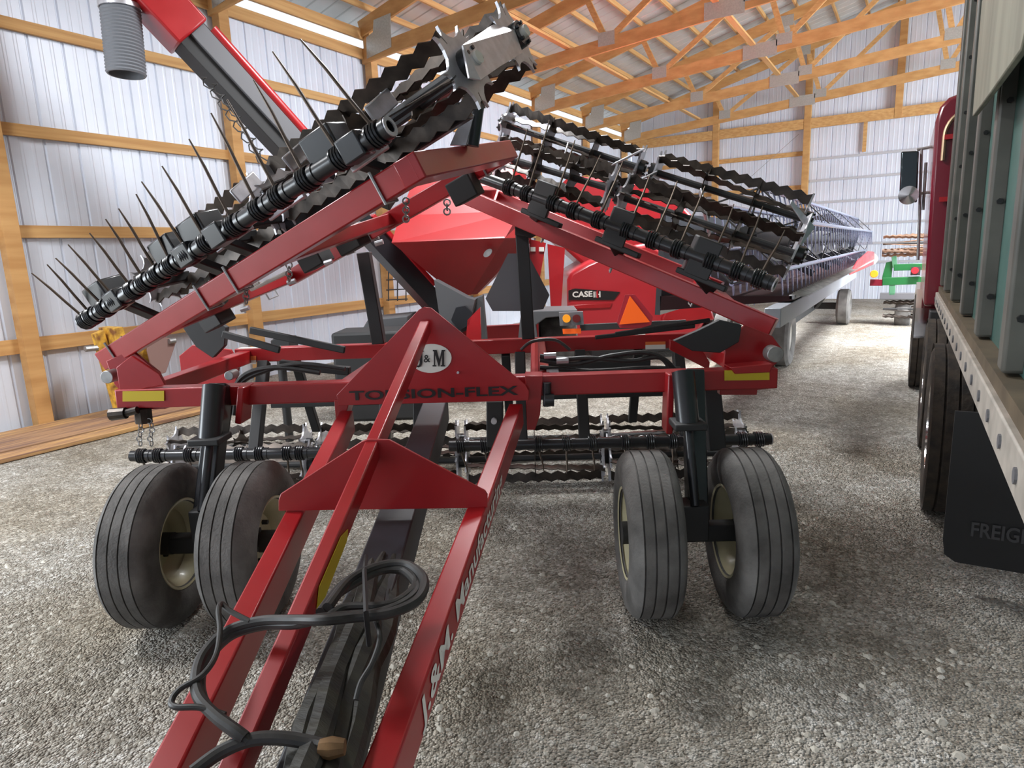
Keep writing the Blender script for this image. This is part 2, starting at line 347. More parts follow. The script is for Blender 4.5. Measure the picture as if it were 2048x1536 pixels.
# tongue: two lower bars, one top bar, two gusset plates
PL1 = 2.95
Lb0, Lb1 = at(690, 826, PL1), at(322, 1545, 1.05)
Rb0, Rb1 = at(1030, 812, PL1), at(752, 1545, 1.05)
def ext(p, q, t): return p+(q-p)*t
LW, LH = .064, .105
for p, q in ((Lb0, Lb1), (Rb0, Rb1)):
    hb('tongue_bar', ext(p, q, -.02)-Z*LH/2, ext(p, q, 1.55)-Z*LH/2, LW, LH)
Tb0 = at(850, 640, PL1-.03)
mb = MB(); P = [(838, 619), (848, 614), (862, 616), (1050, 769), (1058, 782), (1057, 801), (677, 811), (673, 790)]
mb.prism([at(x, y, PL1) for x, y in P], BX*.014); mb.build('gusset_plate', RED, har, bev=.002)
# middle plate where the lower bars cross photo row 1020
def t_at_row(p, q, y):
    for i in range(200):
        s = p+(q-p)*(i/200); d = s-EYE
        if 768-FPX*d.dot(UP)/d.dot(FW) > y: return i/200
t2 = t_at_row(Rb0, Rb1, 1012); B2 = ext(Rb0, Rb1, t2).dot(BX)
Tb1 = ext(Tb0, at(743, 884, B2), 1.9)
hb('tongue_top_bar', Tb0-Z*.03, ext(Tb0, Tb1, 1.3)-Z*.03, .045, .06)

mb = MB(); P = [(722, 884), (735, 879), (778, 880), (970, 982), (975, 990), (975, 1016), (557, 1022), (557, 1000), (561, 988)]
mb.prism([at(x, y, B2) for x, y in P], BX*.013); mb.build('gusset_plate', RED, har, bev=.002)
# oval badge + lettering on the big plate
c = at(862, 717, PL1-.003); ex = at(903, 716, PL1-.003)-c; ey = at(862, 688, PL1-.003)-c
mb = MB(); mb.prism([c+ex*math.cos(2*PI*i/40)+ey*math.sin(2*PI*i/40) for i in range(40)], BX*.003)
bd = mb.build('badge', WHITE, har, smooth=False)
def ptext(body, x0, y0, x1, y1, hpx, b, m, parent, name='lettering', bold=.0, th=.004):
    p = at(x0, y0, b); q = at(x1, y1, b); u = at(x0, y0-hpx, b)-p
    return text(name, body, p, q-p, Z, (q-p).length, u.length, m, parent, bold, th)
def glyph(pts, x0, y0, x1, y1):
    mb = MB(); o_ = at(x0, y1, PL1-.006); X_ = at(x1, y1, PL1-.006)-o_; Y_ = at(x0, y0, PL1-.006)-o_
    q_ = [o_+X_*(a/100)+Y_*(b/100) for a, b in pts]; mb.prism(q_, BX*.002); mb.build('letter', INK, bd, smooth=False)
glyph([(0, 0), (30, 0), (30, 8), (21, 8), (21, 75), (50, 0), (56, 0), (79, 70), (79, 8), (68, 8), (68, 0), (104, 0), (104, 8), (96, 8), (96, 92), (104, 92), (104, 100), (76, 100), (57, 40), (34, 100), (2, 100), (2, 92), (11, 92), (11, 8), (0, 8)], 865, 700, 889, 733)
glyph([(30, 100), (100, 100), (100, 92), (86, 92), (86, 25), (74, 5), (45, -3), (15, 2), (2, 20), (5, 32), (22, 34), (30, 22), (28, 10), (45, 8), (56, 22), (56, 92), (30, 92)], 829, 701, 847, 734)
ptext('&', 848, 725, 861, 724, 15, PL1-.005, INK, bd, bold=.01)
ptext('TORSION-FLEX', 700, 801, 1037, 790, 19, PL1-.002, INK, har, bold=.025)
# writing along the right tongue bar's outer side
d = (Rb0-Rb1).normalized(); sdv = d.cross(Z).normalized(); uu = sdv.cross(d).normalized()
tA = t_at_row(Rb0, Rb1, 1400); s0 = ext(Rb0, Rb1, tA)+sdv*(LW/2)-uu*.0
# baseline two thirds down the side face
text('lettering', 'J.&M. Manufacturing', s0-uu*.098, d, uu, (ext(Rb0, Rb1, t_at_row(Rb0, Rb1, 930))-ext(Rb0, Rb1, tA)).length, .084, WHITE, har, .02, .002)
# yellow strip on the top bar's right side
d3 = (Tb0-Tb1).normalized(); s3 = d3.cross(Z).normalized(); u3 = s3.cross(d3)
a0, a1 = ext(Tb0, Tb1, t_at_row(Tb0, Tb1, 1192)), ext(Tb0, Tb1, t_at_row(Tb0, Tb1, 1040))
off = s3*.024
mb = MB(); mb.prism([a0+off-u3*.038, a0+off-u3*.056+d3*.03, a1+off-u3*.05-d3*.02, a1+off-u3*.03, a1+off-u3*.01-d3*.05, a0+off-u3*.006+d3*.04], s3*.002)
tag(mb.build('reflector', YEL, har, smooth=False), 'yellow reflector strip')
mb = MB(); mb.cyl(at(916, 745, PL1-.006), BX, .006, .012, 8); mb.build('bolt', STEEL, har)
# tongue hinge brackets
for (x0, y0, x1, y1, b) in ((1050, 752, 1086, 860, 2.99), (668, 800, 700, 850, 2.99)):
    mb = MB(); mb.prism([at(x0, y0, b), at(x1, y0, b), at(x1-6, y1-30, b), at(x1-16, y1, b), at(x0+4, y1, b)], BX*.12); mb.build('hinge_bracket', RED, har, bev=.003)
mb = MB(); mb.tube([at(1094, 765, 3.0), at(1094, 812, 3.0)], .02, 12); mb.tube([at(1090, 800, 2.98), at(1108, 800, 2.98)], .03, 12); mb.build('hinge_pin', BLK, har)
mb = MB(); mb.tube([at(1070, 690, 3.5), at(1070, 760, 3.1)], .022, 8); mb.build('support_strut', RED, har)
# black draft beam under the tongue
Bb0, Bb1 = at(852, 838, 3.0), at(600, 1545, .98)
hb('draft_beam', ext(Bb0, Bb1, -.25)-Z*.1, ext(Bb0, Bb1, .98)-Z*.1, .125, .14, BEAMB)
mb = MB()
for k, (o1, o2) in enumerate(((-.03, .0), (.035, .0), (0, .03), (.06, -.03))):
    pts = []
    for i in range(14):
        t = .6+.42*i/13; pts.append(ext(Bb0, Bb1, t)+AX*(o1*.9+.006*math.sin(i*1.1+k))+Z*(-.04+o2*.6+.006*math.sin(i*.9+2*k)))
    mb.tube(pts, [.008+.022*min(1, i/4)*(1+.12*math.sin(i*2+k)) for i in range(14)], 8)
mb.build('hose_sleeve', SLEEVE, har)
# black hydraulic lines above main frame
for pts, r in (([(1080, 720), (1150, 728), (1220, 712), (1290, 705), (1330, 722), (1345, 760)], .012), ([(1080, 712), (1130, 718), (1180, 716), (1260, 722), (1320, 715), (1355, 745)], .012),
               ([(640, 745), (560, 735), (500, 745), (470, 775), (458, 830), (452, 870)], .014), ([(690, 738), (600, 728), (530, 742), (480, 770), (468, 830)], .012),
               ([(1042, 700), (1065, 683), (1110, 680), (1140, 700)], .008), ([(1080, 735), (1180, 742), (1290, 736), (1360, 738)], .012)):
    mb = MB(); P_ = [at(x, y, 3.25) for x, y in pts]
    Q = []
    for i in range(len(P_)-1):
        for k in range(6):
            t = k/6; p0 = P_[max(i-1, 0)]; p1 = P_[i]; p2 = P_[i+1]; p3 = P_[min(i+2, len(P_)-1)]
            Q.append(.5*((2*p1)+(p2-p0)*t+(2*p0-5*p1+4*p2-p3)*t*t+(3*p1-p0-3*p2+p3)*t**3))
    Q.append(P_[-1]); mb.tube(Q, r, 8); mb.build('hydraulic_line', HOSE, har)
for x, y in ((1100, 712), (1125, 722), (1105, 745)):
    mb = MB(); mb.tube([at(x-12, y, 3.22), at(x+12, y-1, 3.22)], .016, 8); mb.build('hose_fitting', STEEL, har)
hb('fold_cylinder', at(560, 728, 3.8), at(700, 742, 3.8), .05, .05, BLKM)
hb('fold_cylinder', at(1300, 726, 3.8), at(1080, 734, 3.8), .05, .05, BLKM)
for p, q in (((500, 660), (690, 700)), ((445, 668), (560, 700))):
    hb('fold_link', at(*p, 4.1), at(*q, 4.1), .03, .045, BLKM)
for p, q in (((1390, 652), (1190, 675)), ((1420, 640), (1230, 668))):
    hb('fold_link', at(*p, 4.0), at(*q, 4.0), .02, .025, BLKM)
# wheels, legs
def wheel(a, outer):
    c = M(a, 2.74, .365); w = .115
    pr = [(-.088, .19), (-.11, .22), (-w, .272), (-.106, .325), (-.088, .35)]
    for k in range(5):
        x = -.088+.176*k/4
        if k: pr += [(x-.025, .363), (x-.025, .353), (x-.018, .353), (x-.018, .364)]
    pr += [(.088, .35), (.106, .325), (w, .272), (.11, .22), (.088, .19)]
    mb = MB(); mb.lathe(pr, c, AX, 56); ty = mb.build('tyre', TYRE, har)
    mb = MB(); rp = [(-.098, .193), (-.102, .203), (-.094, .21), (-.08, .19), (-.055, .17), (-.02*outer, .165), (.03*outer, .12), (.03*outer, .06), (.03*outer, .001)]
    mb.lathe(rp, c, AX, 40); mb.lathe([(.098, .193), (.102, .203), (.094, .21), (.08, .19), (.055, .17), (-.02*outer+.006, .155)], c, AX, 40)
    rm = mb.build('rim', CREAM, ty)
    mb = MB(); mb.cyl(c+AX*.03*outer, AX, .05, .16, 16)
    for k in range(6):
        a_ = 2*PI*k/6; mb.cyl(c+AX*.035*outer+(BX*math.cos(a_)+Z*math.sin(a_))*.085, AX, .012, .04, 6)
    mb.build('wheel_hub', BLKM, ty)
for a, oo in ((-1.72, -1), (-1.30, 1), (.47, -1), (.905, 1)): wheel(a, oo)
for am in (-1.52, .69):
    hb('axle', M(am-.2, 2.74, .365), M(am+.2, 2.74, .365), .075, .075, BLKM)
for px in (((442, 770), (408, 1062), (428, 772), (420, 880)), ((1386, 742), (1394, 1052), (1366, 745), (1376, 850))):
    p, q = at(*px[0], 3.02), at(*px[1], 2.72); hb('wheel_leg', p, q, .085, .085, BLK, up=BX)
    p, q = at(*px[2], 2.9), at(*px[3], 2.8)
    mb = MB(); mb.tube([p, q], .05, 18); mb.build('lift_cylinder', BLK, har)
    q2 = at(px[1][0]-4, px[1][1]-40, 2.66)
    mb = MB(); mb.tube([q, q2], .02, 12); mb.build('cylinder_rod', BLK, har)
    hb('axle_mount', q2+BX*.05, q2+BX*.05-Z*.16, .12, .12, BLKM, up=BX)
    hb('leg_clamp', lerp(p, q, .98)-AX*.07, lerp(p, q, .98)+AX*.07, .14, .03, BLKM)
mb = MB(); mb.prism([at(1357, 772, 2.85), at(1372, 772, 2.85), at(1377, 821, 2.85), at(1363, 821, 2.85)], BX*.004); mb.build('sticker', WHITE, har, smooth=False)
hb('post', at(1418, 740, 3.5), at(1432, 900, 3.4), .09, .09, BLKM, up=BX)
hb('bracket', at(1338, 745, 3.0), at(1334, 862, 3.0), .03, .12, RED, up=BX)
hb('bracket', at(492, 770, 3.0), at(486, 842, 3.0), .03, .12, RED, up=BX)
hb('bracket', at(845, 800, 3.9), at(845, 890, 3.9), .1, .1, BLKM, up=BX)
hb('bracket', at(990, 800, 3.9), at(990, 890, 3.9), .1, .1, BLKM, up=BX)
for x in (842, 988):
    mb = MB(); mb.cyl(at(x, 842, 3.82), BX, .018, .03, 10); mb.build('bolt', STEEL, har)
# hinges
def poly(name, pts, b, th, m=RED, bev=.003):
    mb = MB(); mb.prism([at(x, y, b) for x, y in pts], BX*th); return mb.build(name, m, har, bev=bev)
poly('hinge_plate', [(212, 722), (262, 700), (318, 745), (322, 766), (240, 782), (228, 768)], 3.2, .02)
poly('hinge_plate', [(232, 735), (262, 712), (318, 748), (330, 770), (240, 785)], 3.02, .02)
poly('hinge_plate', [(358, 712), (385, 690), (460, 700), (478, 730), (470, 770), (385, 768), (362, 745)], 4.35, .03)
poly('hinge_plate', [(365, 655), (410, 628), (452, 655), (448, 692), (425, 716), (392, 694)], 4.2, .05, BLKM)
poly('hinge_plate', [(1450, 690), (1490, 650), (1545, 672), (1566, 700), (1558, 722), (1540, 740), (1448, 744)], 3.2, .02)
poly('hinge_plate', [(1460, 735), (1546, 728), (1540, 745), (1470, 748)], 3.0, .1)
poly('hinge_plate', [(1395, 662), (1440, 640), (1484, 650), (1478, 684), (1440, 706), (1385, 702), (1348, 682)], 3.14, .04, BLKM)
poly('hinge_plate', [(1380, 690), (1398, 690), (1420, 725), (1418, 740), (1340, 700), (1340, 680)], 3.9, .03, RED)
poly('skid_shoe', [(1440, 772), (1540, 766), (1538, 778), (1515, 780), (1514, 790), (1440, 790)], 3.06, .05, RED)
poly('skid_shoe', [(262, 805), (385, 800), (330, 818), (272, 820)], 3.06, .05, RED)
for x, y, b, r in ((222, 752, 3.14, .032), (1546, 707, 3.1, .038), (368, 750, 4.3, .026), (464, 749, 3.0, .022), (190, 760, 3.3, .0)):
    if r: mb = MB(); mb.cyl(at(x, y, b), BX, r, .07, 20); mb.build('hinge_pin', STL2, har, bev=.003)
mb = MB(); mb.tube([at(222, 829, 3.0), at(252, 826, 3.0)], [.03, .028], 10); mb.tube([at(252, 826, 3.0), at(275, 820, 3.0)], .018, 10); mb.tube([at(285, 816, 3.05), at(288, 845, 3.05)], .04, 8); mb.build('tow_pin', BLADE, har)
mb = MB()
for x in (276, 298):
    for k in range(6):
        c = at(x+4*math.sin(k*1.1)+k*1.5, 842+k*9, 3.03); mb.helix(c, AX if k % 2 else BX, .013, .003, 1, .001, 10, 5)
mb.build('chain', STL2, har)

# ---- baskets and tine bars
def star_plate(c, w, e1, R, mats, parent, ph, th=.012, arms=5):
    e2 = w.cross(e1).normalized(); pts = []
    for k in range(arms):
        a = ph+2*PI*k/arms
        for da, rr in ((-.235, .93), (-.2, 1.13), (-.13, .97), (-.05, .92), (.05, .92), (.13, .97), (.2, 1.13), (.235, .93), (.36, .79), (.63, .71), (.9, .79)):
            t = a+da; pts.append(c+(e1*math.cos(t)+e2*math.sin(t))*R*rr)
    mb = MB(); n = len(pts); mb.v = [V(p) for p in pts]+[V(p)+w*th for p in pts]+[c.copy(), c+w*th]
    for i in range(n):
        j = (i+1) % n; mb.f += [(2*n, j, i), (2*n+1, n+i, n+j), (i, j, n+j, n+i)]
    return mb.build('end_plate', mats, parent, smooth=False)
def basket(c0, c1, R=.15, *r_, **k_): return basket_(c0, c1, R, *r_, **k_)
def basket_(c0, c1, R=.15, twist=.55, ph=0., star=STEEL, period=.09, inter=2, bw=.06, bm=None):
    w = (c1-c0).normalized(); Ln = (c1-c0).length; e1 = (Z-w*Z.dot(w)).normalized(); e2 = w.cross(e1).normalized()
    mb = MB(); mb.tube([c0-w*.05, c1+w*.05], .022, 10); ax = mb.build('roller_shaft', BLKM, har)
    n = int(Ln/(period/2))
    for k in range(5):
        mb = MB(); vs = []; fs = []
        for i in range(n+1):
            t = i/n; a = ph+2*PI*k/5+twist*t; s = (1 if i % 2 else -1)*.010
            rd = e1*math.cos(a)+e2*math.sin(a); tg = -e1*math.sin(a)+e2*math.cos(a); p = c0+w*(Ln*t)
            for rr, tt in ((R+s, -.003), (R+s, .003), (R-bw+s, .003), (R-bw+s, -.003)): vs.append(p+rd*rr+tg*tt)
        for i in range(n):
            for q in range(4): fs.append((4*i+q, 4*i+(q+1) % 4, 4*i+4+(q+1) % 4, 4*i+4+q))
        fs += [(3, 2, 1, 0), (4*n, 4*n+1, 4*n+2, 4*n+3)]
        mb.add(vs, fs); mb.build('blade', bm if bm and k == 0 else BLADE, ax, smooth=False)
    star_plate(c0, w, e1, R*.95, star, ax, ph); star_plate(c1-w*.012, w, e1, R*.95, star, ax, ph+twist)
    for k in range(inter):
        t = (k+1)/(inter+1); star_plate(lerp(c0, c1, t), w, e1, R*.86, BLADE, ax, ph+twist*t, .006)
    for c_, s in ((c0, -1), (c1, 1)):
        mb = MB(); mb.cyl(c_+w*s*.02, w, .055, .04, 20)
        for k in range(5): mb.cyl(c_+w*s*.045+(e1*math.cos(k*1.257)+e2*math.sin(k*1.257))*.042, w, .008, .016, 6)
        mb.build('bearing', BLK, ax)
        mb = MB(); mb.lathe([(-.01, .018), (.008, .017), (.014, .001)], c_+w*s*.045, w*s, 16); mb.build('axle_nut', WHITE if star is STEEL else STEEL, ax)
    return ax
def tine_bar(p0, p1, tines, r=.033, coilr=.045):
    w = (p1-p0).normalized(); mb = MB(); mb.lathe([(-.01, r*.6), (-.01, r), ((p1-p0).length+.01, r), ((p1-p0).length+.01, r*.6), ((p1-p0).length-.06, r*.6)], p0, w, 18)
    tb = mb.build('tine_bar', BLK, har)
    mb = MB(); mb.lathe([(0, r*.62), (0, r*1.03), (.006, r*1.03), (.006, r*.62)], p1+w*.0085, w, 18, closed=True); mb.build('bar_end', STEEL, tb)
    for bs, tp in tines:
        t = (bs-p0).dot(w); cc = p0+w*t
        mb = MB(); mb.helix(cc, w, coilr, .0052, 4, .055, 12, 5); mb.build('spring_coil', BLK, tb)
        mb = MB()
        d = (tp-cc).normalized(); st = cc+w.cross(d).cross(w).normalized()*coilr*.9
        q = [st, lerp(st, tp, .3), lerp(st, tp, .65)+w*.004, tp]
        mb.tube(q, [.0065, .0065, .006, .003], 6); mb.build('spring_tine', TINE, tb)
        mb = MB(); mb.lathe([(0, r*.97), (0, r*1.12), (.022, r*1.12), (.022, r*.97)], cc+w*.034, w, 16); mb.build('spring_clamp', BLK, tb)
    return tb

def ubolt(c, dirn, wv, hv, w, h, m=STL2, r=.006):
    a, b_ = wv*(w/2+r), hv*(h/2+r); mb = MB(); mb.tube([c-a+b_*1.2, c-a-b_, c+a-b_, c+a+b_*1.2], r, 6); mb.build('u_bolt', m, har)
def bracket_box(c, x, y, z, ax, ay, az, m=BLK):
    mb = MB(); mb.box(c, x, y, z, ax, ay, az); return mb.build('tine_bar_bracket', m, har, bev=.008)

# ---- left wing
LW0, LW1 = at(215, 718, 3.32), at(829, 339, 2.45)
lu = (LW1-LW0).normalized()
far = at(1014, 305, 3.72); lv = far-LW1
lupn = lu.cross(lv).normalized()
if lupn.z < 0: lupn = -lupn
def wbeam(name, p, q, w=.095, h=.098, up=None, m=RED): return hb(name, p, q, w, h, m, up=up)
wbeam('wing_beam', LW0, LW1+lu*.03, up=lupn)
wbeam('wing_end_beam', LW1-lv.normalized()*.05, far, up=lupn)
wbeam('wing_beam', LW0+lv+lu*.35, far, up=lupn)
wbeam('wing_cross_beam', lerp(LW0, LW1, .18), lerp(LW0, LW1, .18)+lv, .07, .07, up=lupn)
wbeam('wing_cross_beam', lerp(LW0, LW1, .6), lerp(LW0, LW1, .6)+lv, .07, .07, up=lupn)
nv = lv.normalized()
for t in (.06, .42, .52, .93):
    c = lerp(LW0, LW1, t); ubolt(c, lu, nv, lupn, .095, .1)
    ubolt(c+lv, lu, nv, lupn, .095, .1)
for (x, y) in ((430, 632), (628, 512), (702, 478), (930, 378)):
    c = at(x, y, 3.75); bracket_box(c, .16, .14, .13, lu, nv, lupn, BLKM)
for x, y in ((657, 525), (758, 486), (583, 564), (490, 618)):
    mb = MB(); mb.tube([at(x-8, y+2, 3.6), at(x+8, y-3, 3.6)], .014, 8); mb.build('bolt', STEEL, har)
for x0, y0, n in ((492, 575, 4), (578, 530, 4), (812, 402, 5), (894, 405, 3)):
    mb = MB()
    for k in range(n): mb.helix(at(x0, y0+k*9, 3.1), AX if k % 2 else BX, .015, .004, 1, .001, 10, 5)
    mb.build('chain', STL2, har)
for p, q in (((430, 606), (520, 565)), ((500, 580), (575, 545))):
    hb('retaining_rod', at(*p, 3.2), at(*q, 3.2), .012, .02, WHITE)
tp_px = [(63, 546, 164, 649), (94, 529, 173, 620), (111, 516, 205, 608), (136, 489, 231, 587), (179, 466, 272, 573), (211, 438, 296, 543), (237, 417, 325, 526), (272, 388, 349, 488), (283, 363, 390, 482),
         (324, 332, 428, 458), (378, 278, 486, 431), (422, 226, 536, 400), (454, 199, 574, 370), (507, 160, 623, 325), (545, 103, 687, 281), (600, 78, 757, 252)]
tn = []
for x0, y0, x1, y1 in tp_px:
    t = (x1-164)/(790-164.); b = 3.16+(2.3-3.16)*t
    tn.append((at(x1, y1, b), at(x0, y0, b-.12)))
TL0, TL1 = at(180, 636, 3.18), at(775, 256, 2.3)
tine_bar(TL0, TL1, tn, .034, .041)
for t in (.07, .36, .47, .86):
    c = lerp(TL0, TL1, t); e = c+lupn*.06+nv*.07
    bracket_box(e, .15, .15, .13, lu, nv, lupn); bracket_box(c+lu*.13, .1, .09, .09, lu, nv, lupn)
    d_ = lerp(LW0, LW1, min(.96, t+.05))+nv*.25
    hb('bracket_arm', e-lu*.02, d_+lupn*.05, .05, .04, BLK, up=lupn); hb('bracket_arm', e+nv*.1, e+nv*.45-lupn*.05+lu*.1, .05, .05, BLKM, up=lupn)
for px, py, b in ((740, 232, 2.5), (575, 330, 2.8), (470, 395, 3.0)):
    hb('roller_arm', at(px, py, b), at(px+45, py-40, b+.18), .012, .07, STEEL, up=lupn)
    hb('roller_arm', at(px+30, py+50, b), at(px-40, py+100, b+.1), .02, .06, STEEL, up=lupn)
S1, E1 = at(932, 131, 2.55), at(318, 560, 3.75)
S2, E2 = at(1030, 76, 3.05), at(440, 500, 4.25)
mid1, mid2 = lerp(S1, E1, .5), lerp(S2, E2, .5); g = (E1-S1).normalized()*.06
basket(mid1-g, S1, .15, .5, .4, inter=1); basket(E1, mid1+g, .15, .5, .2, inter=1)
basket(mid2-g, S2, .15, .5, .9, inter=1); basket(E2, mid2+g, .15, .5, .5, inter=1)
mb = MB(); wS = (S1-mid1).normalized()
mb.prism([at(922, 92, 2.49), at(985, 50, 2.95), at(1026, 62, 2.99), at(1042, 108, 2.98), at(1000, 133, 2.7), at(958, 162, 2.47), at(935, 158, 2.45)], wS*.01); mb.build('roller_arm', STEEL, har, smooth=False, bev=.002)
for s_, rr in ((S1, .024), (S2, .024)):
    mb = MB(); mb.cyl(s_+wS*.05, wS, rr, .03, 16); mb.build('axle_cap', WHITE, har)
for t in (.2, .8):
    hb('roller_arm', lerp(S1, E1, t)-lupn*.02, lerp(LW0, LW1, 1-t)+lv*.4, .05, .07, BLK, up=nv)
hb('roller_tube', lerp(S1, E1, .04)-lupn*.12+nv*.05, lerp(S1, E1, .9)-lupn*.12+nv*.05, .07, .07, BLK, up=lupn)
mb = MB(); mb.prism([at(900, 290, 2.9), at(912, 262, 2.9), at(922, 246, 2.9), at(934, 228, 2.9), at(948, 228, 2.9), at(932, 290, 2.9)], BX*.02); mb.build('jack_plate', STEEL, har, smooth=False)
mb = MB(); mb.tube([at(944, 292, 2.95), at(956, 205, 2.95)], .03, 14); mb.build('jack_tube', BLK, har)

# ---- right wing
RW0, RW1 = at(1548, 655, 3.45), at(925, 390, 4.5)
ru = (RW1-RW0).normalized(); rv = BX*1.1+AX*.12+Z*.1
rn = rv.cross(ru).normalized()
if rn.z < 0: rn = -rn
rvn = rv.normalized()
wbeam('wing_beam', RW0, RW1, .09, .095, up=rn)
wbeam('wing_beam', RW0+rv+ru*.1, RW1+rv-ru*.1, .09, .095, up=rn)
wbeam('wing_end_beam', RW1, RW1+rv, .09, .095, up=rn)
wbeam('wing_cross_beam', lerp(RW0, RW1, .12), lerp(RW0, RW1, .12)+rv, .08, .085, up=rn)
for x, y in ((1388, 591), (1227, 525), (1090, 466)):
    t = (1548-x)/(1548-925.); c = RW0+(RW1-RW0)*((x-1548)/(925-1548))*.94; ubolt(at(x, y, (3.45+1.05*t)), ru, rvn, rn, .09, .1, STL2)
TR0, TR1 = at(962, 354, 4.25), at(1545, 568, 3.3)
rt = []
for bx, by, tx, ty in ((1026, 365, 1055, 258), (1061, 382, 1099, 240), (1116, 400, 1150, 280), (1157, 415, 1201, 310), (1205, 440, 1246, 322), (1263, 460, 1300, 350), (1314, 478, 1355, 362), (1362, 498, 1410, 372), (1427, 520, 1468, 408), (1478, 540, 1526, 412), (1520, 555, 1570, 460)):
    t = (bx-962)/583.; b = 4.25-.95*t; rt.append((at(bx, by, b), at(tx, ty, b-.05)))
tine_bar(TR0, TR1, rt, .036, .045)
for t, s in ((.25, 1), (.53, 1), (.80, 1)):
    c = lerp(TR0, TR1, t); bracket_box(c+rvn*.04, .14, .14, .2, ru, rvn, rn, BLKM)
    tt = 1-t; hb('bracket_arm', c-rn*.08, lerp(RW0, RW1, tt-.02)+rn*.05, .06, .06, BLKM, up=rvn); hb('bracket_arm', c-rn*.1+ru*.1, c-rn*.1-ru*.18, .05, .03, BLKM, up=rn)
for (p, q, b0, b1, ph) in (((1012, 250), (1278, 335), 4.95, 4.7, .2), ((1312, 345), (1608, 438), 4.62, 4.3, .8), ((1000, 312), (1222, 378), 4.7, 4.45, .6), ((1246, 395), (1592, 508), 4.35, 3.95, .1)):
    basket(at(*p, b0), at(*q, b1), .15, .6, ph, inter=2, period=.085)
for p, q, b in (((1225, 330), (1285, 300), 4.5), ((1240, 380), (1310, 345), 4.4), ((1590, 500), (1620, 430), 4.0), ((1120, 340), (1135, 290), 4.6), ((1420, 470), (1400, 380), 4.2)):
    hb('roller_arm', at(*p, b), at(*q, b+.1), .012, .07, STEEL, up=BX)
poly('roller_arm', [(1584, 400), (1626, 448), (1630, 455), (1590, 510), (1584, 505), (1612, 455), (1580, 408)], 4.1, .012, STEEL)
hb('rest_post', M(at(1057, 680, RB).dot(AX), RB, 1.03), at(1042, 440, RB), .085, .085, BLKM, up=BX)
poly('rest_cradle', [(1030, 430), (1036, 420), (1080, 440), (1078, 468), (1062, 476), (1030, 470)], RB-.08, .1, BLKM)
hb('rest_post', M(at(760, 702, RB).dot(AX), RB, 1.03), at(728, 505, RB), .085, .085, BLKM, up=BX)
# grey back of the slow-moving-vehicle sign on the right rest post
mb = MB(); bb = RB+.08
mb.prism([at(x, y, bb) for x, y in ((1016, 507), (1055, 507), (1099, 590), (1087, 618), (1060, 622), (985, 622), (971, 597))], BX*.004)
tag(mb.build('sign_back', GREYP, har, smooth=False), 'plain grey back of a warning sign')

# ---- center section under the frame
def tb(x0, y0, x1, y1, b, tx):
    p0, p1 = at(x0, y0, b), at(x1, y1, b); L_ = []
    for (bx, dx, ln) in tx:
        y = y0+(y1-y0)*(bx-x0)/(x1-x0); L_.append((at(bx, y, b), at(bx+dx, y+ln, b-.02)))
    tine_bar(p0, p1, L_, .036, .045)
tb(266, 912, 640, 905, 4.05, [(285, 10, 26), (318, 4, 30), (380, 2, 30), (480, -3, 50), (520, -4, 52), (575, 2, 50), (600, 6, 50)])
tb(902, 892, 1538, 878, 4.05, [(922, 14, 55), (970, 8, 52), (1078, 10, 55), (1133, 0, 60), (1185, 4, 55), (1250, 0, 50), (1300, 2, 50), (1345, 0, 48), (1410, 0, 45), (1485, -4, 46), (1518, 12, 36)])
for p0, p1 in ((345, 610), (640, 915), (930, 1205), (1215, 1480)):
    for b, z_ in ((4.42, .185), (4.95, .175)):
        a0, a1 = at(p0, 850, b).dot(AX), at(p1, 850, b).dot(AX)
        basket(M(a0, b, z_), M(a1, b, z_), .165, .35, .3 if p0 > 900 and b < 4.6 else p0*.01+b, inter=1, bm=STL2 if p0 > 900 and b < 4.6 else None)
for a in (-1.65, -.75, -.2, .7): hb('roller_arm', M(a, RB, .93), M(a, 4.7, .36), .05, .06, BLKM, up=AX)
hb('gang_beam', M(-1.9, 4.55, .62), M(1.05, 4.55, .62), .08, .08, BLKM)
for a in (-1.85, -1.0, -.1, .3, .95): hb('tine_bar_bracket', M(a, RB-.05, .94), M(a, 4.07, .4), .07, .07, BLKM, up=AX)

# ================================================================= HOSES lying on the tongue
def spline(px, z, r, name, parent=None, m=HOSE):
    P_ = [gz(x, y, zz) for (x, y, zz) in [(p[0], p[1], p[2] if len(p) > 2 else z) for p in px]]; Q = []
    for i in range(len(P_)-1):
        for k in range(8):
            t = k/8; p0 = P_[max(i-1, 0)]; p1 = P_[i]; p2 = P_[i+1]; p3 = P_[min(i+2, len(P_)-1)]
            Q.append(.5*((2*p1)+(p2-p0)*t+(2*p0-5*p1+4*p2-p3)*t*t+(3*p1-p0-3*p2+p3)*t**3))
    Q.append(P_[-1]); mb = MB(); mb.tube(Q, r, 10); return mb.build(name, m, parent)
hs = bpy.data.objects.new('hose_bundle', None); C.objects.link(hs); hs.parent = har
zt = .86
c1 = [(655, 1215), (700, 1160), (760, 1132), (815, 1130), (848, 1160), (835, 1200), (780, 1226), (710, 1234), (650, 1240, .87), (590, 1240, .85), (520, 1242, .83), (455, 1262, .81), (410, 1305, .8), (392, 1350, .79), (398, 1395, .78), (432, 1432, .77), (470, 1460, .76), (490, 1475, .75)]
spline(c1, zt, .0115, 'hose', hs)
spline([(x-(0 if i > 8 else 14)+(8 if i > 9 else 0), y+(10 if i < 5 else -2 if i < 9 else 8), zt-.012 if len(q) == 0 else q[0]-.01) for i, (x, y, *q) in enumerate(c1)], zt-.01, .0115, 'hose', hs)
spline([(652, 1238), (690, 1215), (760, 1212), (800, 1200), (832, 1168), (812, 1142), (760, 1142), (700, 1172), (660, 1200)], .85, .010, 'hose', hs)
